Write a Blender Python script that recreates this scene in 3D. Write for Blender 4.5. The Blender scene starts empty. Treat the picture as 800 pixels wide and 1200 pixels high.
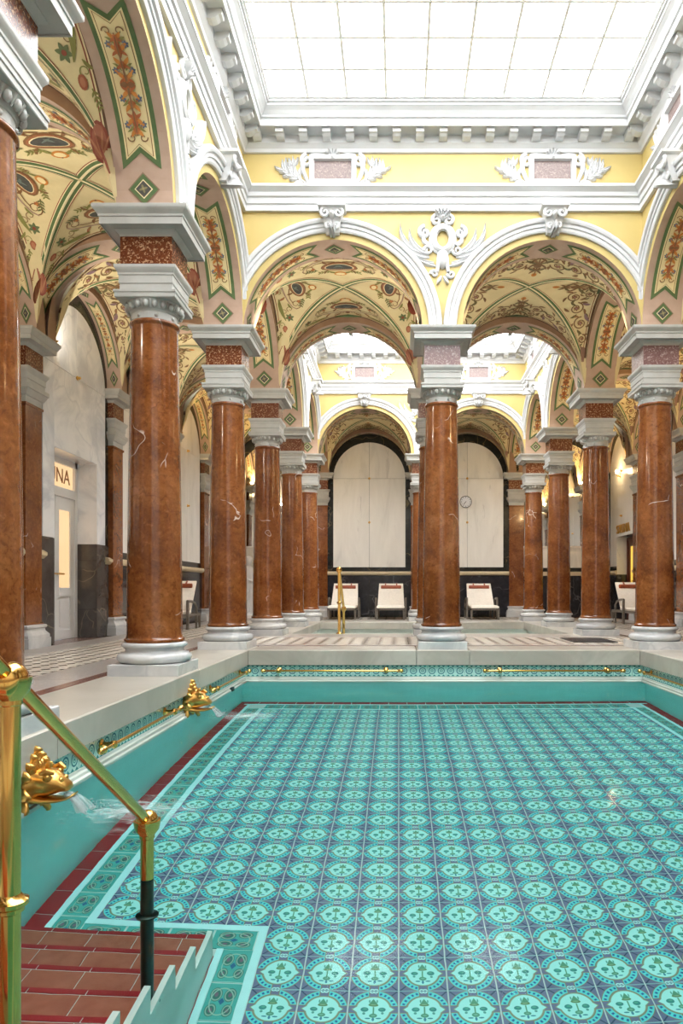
import bpy, bmesh, math, random
from math import sin, cos, pi, sqrt, asin, atan2, radians
from mathutils import Vector, Matrix

# ------------------------------------------------------------------ camera, world, exposure
S = 2.7                       # one bay of the arcade in metres; lengths below are in bays
SC = bpy.context.scene
COL = SC.collection
EYE = 0.269
cam_d = bpy.data.cameras.new('camera')
cam_d.sensor_width = 36.0
cam_d.lens = 833.0 / 1200.0 * 36.0
cam_d.shift_x = -67.0 / 1200.0
cam_d.shift_y = 92.0 / 1200.0
cam_d.clip_start = 0.02
cam = bpy.data.objects.new('camera', cam_d)
cam.location = (0, 0, EYE * S)
cam.rotation_euler = (pi / 2, 0, 0)
COL.objects.link(cam)
SC.camera = cam

world = bpy.data.worlds.new('world')
SC.world = world
world.use_nodes = True
world.node_tree.nodes['Background'].inputs[0].default_value = (0.75, 0.85, 1.0, 1)
world.node_tree.nodes['Background'].inputs[1].default_value = 1.0

SKYLIGHT = 6.2                # radiance of the daylit frosted panes
WARM_LAMP = 30.0              # base watts for the wall lamp and the added vault uplights
SC.view_settings.view_transform = 'Standard'
SC.view_settings.look = 'None'
SC.view_settings.gamma = 1.0
SC.view_settings.exposure = 0.62
SC.view_settings.use_curve_mapping = False
cy = SC.cycles
cy.use_denoising = True
cy.caustics_refractive = True
cy.caustics_reflective = False
cy.max_bounces = 14
cy.diffuse_bounces = 7
cy.glossy_bounces = 5
cy.transmission_bounces = 8
cy.sample_clamp_indirect = 12.0

# ------------------------------------------------------------------ node expressions
def lin(c):
    return tuple((x / 12.92 if x <= 0.04045 else ((x + 0.055) / 1.055) ** 2.4) for x in (v / 255.0 for v in c)) + (1.0,)

class E:
    nt = None
    def __init__(s, sock): s.s = sock
    def __add__(a, b): return M('ADD', a, b)
    __radd__ = __add__
    def __sub__(a, b): return M('SUBTRACT', a, b)
    def __rsub__(a, b): return M('SUBTRACT', b, a)
    def __mul__(a, b): return M('MULTIPLY', a, b)
    __rmul__ = __mul__
    def __truediv__(a, b): return M('DIVIDE', a, b)

def M(op, *args, clamp=False):
    n = E.nt.nodes.new('ShaderNodeMath'); n.operation = op; n.use_clamp = clamp
    for i, a in enumerate(args):
        if isinstance(a, E): E.nt.links.new(a.s, n.inputs[i])
        else: n.inputs[i].default_value = a
    return E(n.outputs[0])
def eabs(a): return M('ABSOLUTE', a)
def emax(a, b): return M('MAXIMUM', a, b)
def emin(a, b): return M('MINIMUM', a, b)
def lt(a, b, w=0.012):          # soft a < b
    return M('MULTIPLY_ADD', b - a if isinstance(a, E) else M('SUBTRACT', b, a), 1.0 / w, 0.5, clamp=True)
def length(x, y): return M('SQRT', x * x + y * y)
def hat(v, c, w, s=0.012): return lt(eabs(v - c), w, s)

def col(a):
    return a if isinstance(a, E) else lin(a)
def mix(f, a, b):
    n = E.nt.nodes.new('ShaderNodeMix'); n.data_type = 'RGBA'
    if isinstance(f, E): E.nt.links.new(f.s, n.inputs[0])
    else: n.inputs[0].default_value = f
    for i, c in ((6, col(a)), (7, col(b))):
        if isinstance(c, E): E.nt.links.new(c.s, n.inputs[i])
        else: n.inputs[i].default_value = c
    return E(n.outputs[2])
def coords(kind='Object', scale=1.0, rnd=False, stretch=None):
    t = E.nt.nodes.new('ShaderNodeTexCoord'); v = t.outputs[kind]
    if rnd:
        o = E.nt.nodes.new('ShaderNodeObjectInfo')
        m = E.nt.nodes.new('ShaderNodeVectorMath'); m.operation = 'MULTIPLY_ADD'
        c = E.nt.nodes.new('ShaderNodeCombineXYZ')
        for k, f in ((0, 37.0), (1, 91.0), (2, 53.0)):
            q = M('MULTIPLY', E(o.outputs['Random']), f); E.nt.links.new(q.s, c.inputs[k])
        E.nt.links.new(v, m.inputs[0]); m.inputs[1].default_value = (1, 1, 1); E.nt.links.new(c.outputs[0], m.inputs[2])
        v = m.outputs[0]
    if stretch:
        m = E.nt.nodes.new('ShaderNodeVectorMath'); m.operation = 'MULTIPLY'
        E.nt.links.new(v, m.inputs[0]); m.inputs[1].default_value = stretch; v = m.outputs[0]
    return v
def uvxy():
    v = coords('UV'); n = E.nt.nodes.new('ShaderNodeSeparateXYZ'); E.nt.links.new(v, n.inputs[0])
    return E(n.outputs[0]), E(n.outputs[1])
def noise(v, scale, detail=4.0, rough=0.55, dist=0.0):
    n = E.nt.nodes.new('ShaderNodeTexNoise'); E.nt.links.new(v, n.inputs['Vector'])
    n.inputs['Scale'].default_value = scale; n.inputs['Detail'].default_value = detail
    n.inputs['Roughness'].default_value = rough; n.inputs['Distortion'].default_value = dist
    return E(n.outputs[0])
def voronoi(v, scale, feat='F1', rnd=1.0):
    n = E.nt.nodes.new('ShaderNodeTexVoronoi'); n.feature = feat; E.nt.links.new(v, n.inputs['Vector'])
    n.inputs['Scale'].default_value = scale; n.inputs['Randomness'].default_value = rnd
    return E(n.outputs['Distance']), E(n.outputs['Color']) if feat == 'F1' else None
def ramp(f, stops):
    n = E.nt.nodes.new('ShaderNodeValToRGB'); E.nt.links.new(f.s, n.inputs[0])
    cr = n.color_ramp
    while len(cr.elements) < len(stops): cr.elements.new(0.5)
    for e, (p, c) in zip(cr.elements, stops): e.position = p; e.color = lin(c)
    return E(n.outputs[0])
def warp(v, scale, amt):
    n = E.nt.nodes.new('ShaderNodeTexNoise'); E.nt.links.new(v, n.inputs['Vector']); n.inputs['Scale'].default_value = scale
    m = E.nt.nodes.new('ShaderNodeVectorMath'); m.operation = 'MULTIPLY_ADD'
    E.nt.links.new(n.outputs['Color'], m.inputs[0]); m.inputs[1].default_value = (amt,) * 3; E.nt.links.new(v, m.inputs[2])
    return m.outputs[0]

MATS = {}
def material(name, fn=None, rough=0.5, metal=0.0, color=None, bump=None, emit=None, spec=0.5, coat=0.0):
    m = bpy.data.materials.new(name); m.use_nodes = True
    nt = m.node_tree; E.nt = nt
    p = nt.nodes['Principled BSDF']
    c = fn() if fn else None
    if c is not None: nt.links.new(c.s, p.inputs['Base Color'])
    elif color: p.inputs['Base Color'].default_value = lin(color)
    p.inputs['Roughness'].default_value = rough
    p.inputs['Metallic'].default_value = metal
    p.inputs['Specular IOR Level'].default_value = spec
    p.inputs['Coat Weight'].default_value = coat
    p.inputs['Coat Roughness'].default_value = 0.06
    if bump:
        h, st, d = bump()
        b = nt.nodes.new('ShaderNodeBump'); b.inputs['Strength'].default_value = st; b.inputs['Distance'].default_value = d
        nt.links.new(h.s, b.inputs['Height']); nt.links.new(b.outputs[0], p.inputs['Normal'])
    if emit:
        p.inputs['Emission Color'].default_value = lin(emit[0]); p.inputs['Emission Strength'].default_value = emit[1]
    MATS[name] = m
    return m

def red_marble():
    v = coords('Object', rnd=True)
    n = noise(v, 2.2, 6, 0.6, 0.6)
    c = ramp(n, [(0.28, (90, 48, 22)), (0.45, (118, 66, 30)), (0.6, (134, 80, 40)), (0.78, (152, 102, 62))])
    sp = noise(v, 22.0, 5, 0.75, 0.5)
    c = mix(lt(sp, 0.42, 0.14) * 0.6, c, (78, 36, 16))
    c = mix(lt(0.60, sp, 0.10) * 0.4, c, (166, 104, 62))
    d, _ = voronoi(warp(v, 3.0, 0.5), 1.5, 'DISTANCE_TO_EDGE')
    mask = lt(0.61, noise(v, 1.9, 2), 0.03)
    c = mix(lt(d, 0.005, 0.006) * mask * 0.75, c, (226, 208, 190))
    d2, _ = voronoi(warp(v, 5.0, 0.3), 3.3, 'DISTANCE_TO_EDGE')
    mask2 = lt(0.55, noise(v, 2.3, 2), 0.05)
    c = mix(lt(d2, 0.008, 0.012) * mask2 * 0.45, c, (70, 30, 16))
    return c
def white_marble(base, vein, scale=1.2, amt=0.6):
    def f():
        v = coords('Object', rnd=True)
        n = noise(v, scale, 7, 0.62, 1.2)
        c = ramp(n, [(0.3, vein), (0.47, tuple((a + b) // 2 for a, b in zip(base, vein))), (0.56, base), (0.8, tuple(min(255, x + 10) for x in base))])
        d, _ = voronoi(warp(v, 2.0, 0.9), scale * 0.9, 'DISTANCE_TO_EDGE')
        return mix(lt(d, 0.012, 0.03) * amt, c, vein)
    return f
def dark_marble(base, vein, light):
    def f():
        v = coords('Object', rnd=True)
        n = noise(v, 5.0, 6, 0.65, 0.6)
        c = ramp(n, [(0.3, base), (0.6, tuple(x + 16 for x in base)), (0.8, light)])
        d, _ = voronoi(warp(v, 2.5, 0.6), 1.1, 'DISTANCE_TO_EDGE')
        return mix(lt(d, 0.008, 0.012) * lt(0.46, noise(v, 1.7, 2), 0.06), c, vein)
    return f
def granite(a, b, c_):
    def f():
        v = coords('Object', rnd=True)
        n = noise(v, 70.0, 3, 0.7)
        c = mix(lt(n, 0.45, 0.06), b, a)
        d = noise(v, 48.0, 3, 0.65, 0.4)
        return mix(lt(0.58, d, 0.05), c, c_)
    return f
def plain(c, amt=10, scale=3.0):
    def f():
        v = coords('Object', rnd=True)
        n = noise(v, scale, 5, 0.6)
        lo = tuple(max(0, x - amt) for x in c); hi = tuple(min(255, x + amt) for x in c)
        return ramp(n, [(0.3, lo), (0.7, hi)])
    return f

material('red_marble', red_marble, rough=0.16, coat=0.25)
material('white_marble', white_marble((206, 206, 204), (172, 174, 177), 1.3), rough=0.22)
def streaked():
    v = coords('Object', rnd=True, stretch=(1.0, 1.0, 0.22))
    n = noise(v, 2.4, 8, 0.65, 0.5)
    c = ramp(n, [(0.3, (216, 213, 207)), (0.45, (232, 229, 223)), (0.7, (242, 239, 233))])
    s = noise(v, 5.5, 6, 0.7, 0.8)
    return mix(lt(s, 0.36, 0.05) * 0.5, c, (196, 192, 188))
material('panel_marble', streaked, rough=0.2)
material('blue_marble', white_marble((238, 240, 243), (190, 196, 206), 0.8, 0.5), rough=0.16)
material('coping_marble', white_marble((186, 181, 170), (160, 154, 142), 0.8, 0.3), rough=0.3)
material('cap_stone', plain((172, 172, 168), 7, 6), rough=0.5)
material('stucco', plain((193, 194, 195), 3, 4), rough=0.55)
material('bar_white', plain((244, 244, 242), 2, 4), rough=0.5)
material('yellow_plaster', plain((186, 166, 105), 4, 2), rough=0.6)
material('granite_red', granite((84, 38, 22), (104, 54, 30), (176, 138, 104)), rough=0.25)
material('granite_pink', granite((104, 74, 74), (122, 92, 90), (168, 150, 146)), rough=0.3)
material('granite_plaque', granite((96, 80, 77), (116, 98, 94), (138, 122, 116)), rough=0.4)
material('dado_black', dark_marble((30, 31, 36), (88, 88, 92), (74, 76, 86)), rough=0.16)
material('dado_brown', dark_marble((62, 57, 54), (112, 102, 90), (84, 78, 72)), rough=0.16)
material('frame_black', dark_marble((26, 28, 26), (96, 84, 60), (56, 54, 46)), rough=0.2)
material('rail_beige', plain((206, 190, 158), 8, 6), rough=0.4)
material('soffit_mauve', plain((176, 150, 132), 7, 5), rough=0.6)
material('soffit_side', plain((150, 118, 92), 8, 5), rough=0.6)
material('vault_cream', plain((214, 198, 152), 8, 3), rough=0.6)
material('mirror', rough=0.02, metal=1.0, color=(225, 225, 222))
material('brass', rough=0.13, metal=1.0, color=(232, 186, 104))
material('brass_dark_reflection', rough=0.35, metal=0.7, color=(34, 58, 56))  # brass with the dark underwater reflection put into its colour
material('brass_old', rough=0.3, metal=1.0, color=(214, 168, 92))
material('door_white', plain((220, 220, 220), 4, 3), rough=0.35)
material('lit_glass', rough=0.3, color=(120, 90, 60), emit=((255, 212, 160), 0.66))
material('letter_brown', rough=0.5, color=(150, 96, 40))
material('door_wood', plain((96, 40, 20), 12, 5), rough=0.3)
material('lit_yellow', rough=0.3, color=(220, 190, 90), emit=((230, 190, 80), 0.7))
material('bulb', rough=0.3, color=(255, 230, 190), emit=((255, 214, 150), 8.0))
material('fabric_cream', plain((238, 230, 218), 6, 20), rough=0.85, spec=0.2)
material('leather', plain((150, 72, 42), 10, 12), rough=0.45)
material('wicker', plain((104, 96, 86), 14, 30), rough=0.6)
material('clock_rim', rough=0.3, metal=0.6, color=(96, 92, 90))
material('clock_face', rough=0.5, color=(226, 228, 234))
material('ink', rough=0.5, color=(50, 50, 60))
material('statue_white', plain((226, 228, 232), 6, 4), rough=0.5)
material('iron', rough=0.5, metal=0.5, color=(60, 58, 56))
material('floor_red', plain((112, 74, 66), 10, 8), rough=0.22)
material('floor_grey', granite((150, 143, 138), (164, 157, 152), (186, 179, 174)), rough=0.28)
material('floor_dark', plain((126, 100, 90), 12, 9), rough=0.25)
material('floor_cream', plain((220, 211, 197), 10, 5), rough=0.22)
material('grout', plain((206, 210, 205), 4, 3), rough=0.6)
material('tile_red', plain((150, 26, 34), 8, 5), rough=0.3)
material('tile_step', plain((158, 84, 62), 10, 14), rough=0.4)
material('tile_pale', plain((200, 236, 236), 5, 5), rough=0.3)
material('tile_turquoise', plain((146, 230, 226), 6, 2), rough=0.3)
material('ledge_white', plain((214, 220, 212), 5, 4), rough=0.3)
material('dark_hole', rough=0.6, color=(26, 60, 62))

def field_tile():
    u, v = uvxy(); x = u - 0.5; y = v - 0.5
    r = length(x, y); ax = eabs(x); ay = eabs(y)
    c = mix(noise(coords('Object', rnd=True), 20, 2), (100, 102, 134), (126, 122, 152))
    # pointed corner leaves in the violet ground
    c = mix(lt(eabs(ax - ay), 0.02, 0.02) * lt(0.46, r, 0.02), c, (40, 62, 92))
    # dotted arcs
    band = hat(r, 0.44, 0.062) * lt(0.10, ax) * lt(0.10, ay)
    c = mix(hat(r, 0.44, 0.078) * lt(0.08, ax) * lt(0.08, ay), c, (150, 128, 96))
    c = mix(band, c, (100, 214, 214))
    ang = M('ARCTAN2', y, x)
    dots = lt(eabs(M('FRACT', ang * (28 / (2 * pi))) - 0.5), 0.24, 0.08) * hat(r, 0.44, 0.028, 0.02)
    c = mix(dots * band, c, (30, 92, 150))
    # medallion with pointed sides
    med = emax(lt(r, 0.335), lt(ax + ay * 1.25, 0.415))
    c = mix(emax(lt(r, 0.36), lt(ax + ay * 1.25, 0.445)), c, (150, 150, 116))
    c = mix(med, c, (182, 234, 228))
    def ell(cx, cy_, a, b, w=0.12): return lt(length((x - cx) * (1 / a), (y - cy_) * (1 / b)), 1.0, w)
    # three fruits on stalks with leaves
    for sx in (-1, 1):
        c = mix(ell(sx * 0.175, 0.0, 0.078, 0.056), c, (52, 138, 132))
        c = mix(ell(sx * 0.165, 0.014, 0.04, 0.022), c, (84, 164, 140))
        c = mix(ell(sx * 0.185, -0.095, 0.030, 0.030) , c, (86, 158, 146)); c = mix(ell(sx * 0.105, -0.225, 0.055, 0.018), c, (64, 140, 150))
        c = mix(ell(sx * 0.075, 0.215, 0.016, 0.045), c, (96, 168, 150))
    c = mix(lt(ax * 1.7 + y, 0.285, 0.02) * lt(0.12, y, 0.02), c, (88, 150, 118))
    c = mix(ell(0, 0.115, 0.100, 0.034), c, (98, 132, 88)); c = mix(ell(0, 0.125, 0.06, 0.014), c, (136, 176, 140))
    c = mix(ell(0, -0.155, 0.078, 0.052), c, (84, 150, 124)); c = mix(ell(0, -0.15, 0.04, 0.02), c, (120, 176, 150))
    c = mix(ell(0, -0.25, 0.025, 0.045), c, (62, 134, 156))
    c = mix(lt(ax, 0.014, 0.012) * lt(eabs(y + 0.03), 0.10), c, (84, 150, 110))
    # small rings that link the medallions across the tile edge
    rr = length(ax - 0.035, ay - 0.5)
    c = mix(lt(rr, 0.062) , c, (96, 130, 150))
    c = mix(hat(rr, 0.042, 0.013), c, (204, 238, 232))
    # fine glaze crackle of the joint
    c = mix(lt(0.492, ay, 0.006), c, (168, 200, 204))
    return c
material('tile_field', field_tile, rough=0.3)
def floral_tile():
    u, v = uvxy(); x = eabs(u - 0.5); y = v - 0.5
    c = mix(noise(coords('Object', rnd=True), 14, 3), (60, 154, 146), (86, 178, 170))
    s1 = length(x - 0.22, y - 0.18); s2 = length(x - 0.26, y + 0.24)
    for s, k in ((s1, 0.15), (s2, 0.13)):
        c = mix(lt(s, k + 0.04), c, (52, 110, 100))
        c = mix(hat(s, k, 0.018, 0.02), c, (150, 176, 160))
        c = mix(lt(s, 0.06), c, (120, 92, 110))
    c = mix(hat(length(x, y), 0.36, 0.016, 0.02), c, (158, 186, 170))
    c = mix(lt(x + eabs(y), 0.10, 0.02), c, (36, 96, 140))
    c = mix(lt(0.488, eabs(y), 0.01), c, (168, 212, 206))
    return c
material('tile_floral', floral_tile, rough=0.3)
def frieze_tile():
    u, v = uvxy()
    x = M('FRACT', u * 2.0) - 0.5; y = (v - 0.5) * 1.27
    r = length(x, y)
    c = mix(noise(coords('Object', rnd=True), 12, 2), (178, 226, 220), (196, 236, 228))
    c = mix(hat(r, 0.33, 0.05, 0.03), c, (70, 132, 142))
    c = mix(hat(r, 0.16, 0.03, 0.03), c, (86, 158, 160))
    c = mix(lt(r, 0.07, 0.03), c, (60, 140, 140))
    zz = eabs(M('FRACT', u * 4.0) - 0.5)
    c = mix(lt(zz * 0.5, eabs(y) - 0.40, 0.03), c, (64, 148, 146))
    c = mix(lt(0.585, eabs(y), 0.02), c, (40, 140, 132))
    return c
material('tile_frieze', frieze_tile, rough=0.25)

def paint():
    n = E.nt.nodes.new('ShaderNodeVertexColor'); n.layer_name = 'Col'
    v = coords('Object')
    return mix(noise(v, 18, 4) * 0.18, E(n.outputs[0]), (196, 176, 128))
material('fresco_paint', paint, rough=0.6)

def pane(name='skylight_glass', k=1.0):
    m = bpy.data.materials.new(name); m.use_nodes = True
    nt = m.node_tree; E.nt = nt
    p = nt.nodes['Principled BSDF']
    p.inputs['Base Color'].default_value = (0.9, 0.92, 0.95, 1); p.inputs['Roughness'].default_value = 0.5
    p.inputs['Emission Color'].default_value = (0.97, 0.985, 1.0, 1)
    o = nt.nodes.new('ShaderNodeObjectInfo')
    q = M('MULTIPLY_ADD', E(o.outputs['Random']), 0.16 * SKYLIGHT * k, 0.92 * SKYLIGHT * k)
    nt.links.new(q.s, p.inputs['Emission Strength'])
    MATS[name] = m
pane(); pane('skylight_glass_court', 1.4)

def water(name='pool_water', dens=0.13):
    m = bpy.data.materials.new(name); m.use_nodes = True
    nt = m.node_tree; E.nt = nt
    nt.nodes.clear()
    out = nt.nodes.new('ShaderNodeOutputMaterial')
    rf = nt.nodes.new('ShaderNodeBsdfRefraction'); rf.inputs['IOR'].default_value = 1.33; rf.inputs['Roughness'].default_value = 0.0
    rf.inputs['Color'].default_value = (1, 1, 1, 1)
    gl = nt.nodes.new('ShaderNodeBsdfGlossy'); gl.inputs['Roughness'].default_value = 0.09
    fr = nt.nodes.new('ShaderNodeFresnel'); fr.inputs['IOR'].default_value = 1.33
    mx = nt.nodes.new('ShaderNodeMixShader')
    f = M('MULTIPLY', E(fr.outputs[0]), 0.22)
    nt.links.new(f.s, mx.inputs[0]); nt.links.new(rf.outputs[0], mx.inputs[1]); nt.links.new(gl.outputs[0], mx.inputs[2])
    b = nt.nodes.new('ShaderNodeBump'); b.inputs['Strength'].default_value = 0.03; b.inputs['Distance'].default_value = 0.02
    h = noise(coords('Object'), 5.0, 2, 0.5)
    nt.links.new(h.s, b.inputs['Height'])
    for n in (rf, gl, fr): nt.links.new(b.outputs[0], n.inputs['Normal'])
    nt.links.new(mx.outputs[0], out.inputs['Surface'])
    va = nt.nodes.new('ShaderNodeVolumeAbsorption')
    va.inputs['Color'].default_value = (0.0, 0.88, 0.88, 1); va.inputs['Density'].default_value = dens
    nt.links.new(va.outputs[0], out.inputs['Volume'])
    MATS[name] = m
water(); water('pale_water', 0.015)
def foam():
    for name, lo in (('foam', 0.22), ('foam_sheet', 0.0)):
        m = bpy.data.materials.new(name); m.use_nodes = True
        nt = m.node_tree; E.nt = nt; nt.nodes.clear()
        out = nt.nodes.new('ShaderNodeOutputMaterial')
        a = nt.nodes.new('ShaderNodeBsdfTransparent'); b = nt.nodes.new('ShaderNodeBsdfPrincipled')
        b.inputs['Base Color'].default_value = (0.62, 0.75, 0.75, 1); b.inputs['Roughness'].default_value = 0.3
        mx = nt.nodes.new('ShaderNodeMixShader')
        if lo: mx.inputs[0].default_value = lo
        else:
            u, v = uvxy(); r = length(u - 0.5, v - 0.5)
            n = noise(coords('Object', stretch=(1, 2.2, 1)), 9.0, 8, 0.75, 1.0)
            f = M('MULTIPLY', M('SUBTRACT', n, M('MULTIPLY_ADD', r, 0.62, 0.31)), 2.2, clamp=True)
            nt.links.new(emin(f, 0.62).s, mx.inputs[0])
        nt.links.new(a.outputs[0], mx.inputs[1]); nt.links.new(b.outputs[0], mx.inputs[2]); nt.links.new(mx.outputs[0], out.inputs[0])
        MATS[name] = m
foam()

# ------------------------------------------------------------------ mesh builder
class MB:
    def __init__(s):
        s.v = []; s.f = []; s.c = []; s.uv = {}; s.m = []
    def add(s, verts, faces, color=None, mi=0, uvs=None):
        b = len(s.v); s.v += [tuple(p) for p in verts]
        for k, f in enumerate(faces):
            s.f.append([b + i for i in f]); s.c.append(color); s.m.append(mi)
            if uvs: s.uv[len(s.f) - 1] = uvs[k]
    def box(s, x0, x1, y0, y1, z0, z1, mi=0, bev=0.0, uvtop=False):
        if bev:
            b = bev
            P = []
            for z, e in ((z0, 0), (z1 - b, 0), (z1, b)):
                P += [(x0 + e, y0 + e, z), (x1 - e, y0 + e, z), (x1 - e, y1 - e, z), (x0 + e, y1 - e, z)]
            F = [(3, 2, 1, 0), (8, 9, 10, 11)]
            for L in (0, 4):
                for i in range(4): j = (i + 1) % 4; F.append((L + i, L + j, L + 4 + j, L + 4 + i))
        else:
            P = [(x0, y0, z0), (x1, y0, z0), (x1, y1, z0), (x0, y1, z0), (x0, y0, z1), (x1, y0, z1), (x1, y1, z1), (x0, y1, z1)]
            F = [(3, 2, 1, 0), (4, 5, 6, 7), (0, 1, 5, 4), (1, 2, 6, 5), (2, 3, 7, 6), (3, 0, 4, 7)]
        uvs = None
        if uvtop:
            uvs = [[((P[i][0] - x0) / (x1 - x0), (P[i][1] - y0) / (y1 - y0)) for i in f] for f in F]
        s.add(P, F, mi=mi, uvs=uvs)
    def loft(s, rings, close=True, cap=True, mi=0, color=None):
        n = len(rings[0]); P = [p for r in rings for p in r]; F = []
        for k in range(len(rings) - 1):
            for i in range(n if close else n - 1):
                j = (i + 1) % n
                F.append((k * n + i, k * n + j, (k + 1) * n + j, (k + 1) * n + i))
        if cap and close:
            F.append(tuple(range(n))[::-1]); F.append(tuple((len(rings) - 1) * n + i for i in range(n)))
        s.add(P, F, mi=mi, color=color)
    def lathe(s, prof, n=32, c=(0, 0), mi=0, cap=True):
        s.loft([[(c[0] + r * cos(2 * pi * i / n), c[1] + r * sin(2 * pi * i / n), z) for i in range(n)] for r, z in prof], mi=mi, cap=cap)
    def square(s, prof, c=(0, 0), mi=0, cap=True):
        s.loft([[(c[0] - h, c[1] - h, z), (c[0] + h, c[1] - h, z), (c[0] + h, c[1] + h, z), (c[0] - h, c[1] + h, z)] for h, z in prof], mi=mi, cap=cap)
    def tube(s, pts, rad, n=8, mi=0, flat=1.0, up=(0, 0, 1)):
        pts = [Vector(p) for p in pts]; rings = []
        if not isinstance(rad, (list, tuple)): rad = [rad] * len(pts)
        upv = Vector(up)
        for i, p in enumerate(pts):
            t = (pts[min(i + 1, len(pts) - 1)] - pts[max(i - 1, 0)])
            t = t.normalized() if t.length > 1e-9 else Vector((1, 0, 0))
            a = t.cross(upv)
            if a.length < 1e-4: a = t.cross(Vector((1, 0.1, 0)))
            a.normalize(); b = a.cross(t).normalized()
            rings.append([tuple(p + a * (rad[i] * cos(2 * pi * k / n)) + b * (flat * rad[i] * sin(2 * pi * k / n))) for k in range(n)])
        s.loft(rings, mi=mi)
    def ball(s, c, r, n=16, m=10, mi=0, sc=(1, 1, 1)):
        s.loft([[(c[0] + sc[0] * r * sin(pi * k / m) * cos(2 * pi * i / n), c[1] + sc[1] * r * sin(pi * k / m) * sin(2 * pi * i / n), c[2] - sc[2] * r * cos(pi * k / m)) for i in range(n)]
                for k in [0.02] + list(range(1, m)) + [m - 0.02]], mi=mi)
    def mesh(s, name, mats, smooth=False, scale=S, angle=None):
        me = bpy.data.meshes.new(name)
        me.from_pydata([(x * scale, y * scale, z * scale) for x, y, z in s.v], [], s.f)
        for m in (mats if isinstance(mats, (list, tuple)) else [mats]): me.materials.append(MATS[m])
        if any(s.m): me.polygons.foreach_set('material_index', s.m)
        if s.uv:
            ul = me.uv_layers.new(name='UVMap')
            for fi, u in s.uv.items():
                p = me.polygons[fi]
                for k, li in enumerate(p.loop_indices): ul.data[li].uv = u[k]
        if any(c is not None for c in s.c):
            ca = me.color_attributes.new('Col', 'FLOAT_COLOR', 'CORNER')
            for p, c in zip(me.polygons, s.c):
                cc = lin(c or (200, 180, 130))
                for li in p.loop_indices: ca.data[li].color = cc
        if smooth:
            me.polygons.foreach_set('use_smooth', [True] * len(me.polygons))
            me.set_sharp_from_angle(angle=radians(angle or 40))
        me.update()
        return me

def link(name, me, parent=None, loc=(0, 0, 0), rz=0.0, label=None, cat=None, group=None, kind=None, rot=None):
    o = bpy.data.objects.new(name, me); COL.objects.link(o)
    o.location = (loc[0] * S, loc[1] * S, loc[2] * S)
    o.rotation_euler = rot if rot else (0, 0, rz)
    if parent: o.parent = parent
    if label: o['label'] = label
    if cat: o['category'] = cat
    if group: o['group'] = group
    if kind: o['kind'] = kind
    return o
def empty(name, loc=(0, 0, 0), rz=0.0, **k): return link(name, None, None, loc, rz, **k)
def struct(name, me, loc=(0, 0, 0), rz=0.0, label=None, parent=None): return link(name, me, parent, loc, rz, kind='structure', label=label)
CACHE = {}
def cached(key, fn):
    if key not in CACHE: CACHE[key] = fn()
    return CACHE[key]

# ------------------------------------------------------------------ plan of the hall (in bays)
XL, XM, XR = -0.8, 0.2, 1.2            # column lines
WL, WR = -1.74, 2.14                   # outer walls
DB = 7.27                              # back wall
LINES = [-0.667, 0.333, 1.333, 2.333, 3.333, 4.333, 5.333, 6.333]
SPR = 1.462                            # springing of the arches
RA = 0.408                             # arch radius
HW = 0.09                              # half thickness of the arcade walls
ZB, ZE0, ZE1, ZF = 1.462, 1.994, 2.10, 2.264
POOL = (-0.715, 1.125, 0.28, 3.245)    # x0, x1, y0, y1 of the large pool
WATER = -0.143
FLOORZ = -0.143 - 0.565
POOL2 = (-0.70, 1.10, 4.40, 6.10)

# ------------------------------------------------------------------ relief and painting helpers
class Relief(MB):
    """stucco ornament on the plane y = 0, standing out towards -y"""
    def rope(s, pts, r0, r1=None, lift=0.0, n=7):
        k = len(pts); r1 = r0 if r1 is None else r1
        rad = [r0 + (r1 - r0) * i / max(1, k - 1) for i in range(k)]
        s.tube([(x, -lift, z) for x, z in pts], rad, n=n, up=(0, 1, 0))
    def scroll(s, x, z, r, turns, a0, d, rad, lift=0.0):
        n = int(14 * turns) + 4
        s.rope([(x + r * (1 - 0.82 * i / n) * cos(a0 + d * 2 * pi * turns * i / n), z + r * (1 - 0.82 * i / n) * sin(a0 + d * 2 * pi * turns * i / n)) for i in range(n + 1)], rad, rad * 0.6, lift)
    def leaf(s, x, z, ang, L, W, curl=0.0, h=0.012):
        n = 6; a = ang; px, pz = x, z; rings = []
        for i in range(n + 1):
            t = i / n; w = W * (sin(pi * min(1, t * 0.86 + 0.12))) * 0.5 + 0.001
            nx, nz = -sin(a), cos(a)
            hh = h * (0.5 + 0.9 * t)
            rings.append([(px + nx * w, -0.001, pz + nz * w), (px + nx * w * 0.45, -hh, pz + nz * w * 0.45), (px, -hh * 0.7, pz), (px - nx * w * 0.45, -hh, pz - nz * w * 0.45), (px - nx * w, -0.001, pz - nz * w)])
            px += cos(a) * L / n; pz += sin(a) * L / n; a += curl / n
        s.loft(rings, close=False)
    def dome(s, x, z, rx, rz, h, n=20):
        rings = []
        for k in range(5):
            t = k / 4 * pi / 2
            rings.append([(x + rx * cos(t) * cos(2 * pi * i / n) + 1e-5 * i, -h * sin(t), z + rz * cos(t) * sin(2 * pi * i / n)) for i in range(n)])
        s.loft(rings)
    def ring(s, x, z, rx, rz, rad, lift=0.0, n=28):
        s.rope([(x + rx * cos(2 * pi * i / n), z + rz * sin(2 * pi * i / n)) for i in range(n + 1)], rad, lift=lift)

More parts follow.
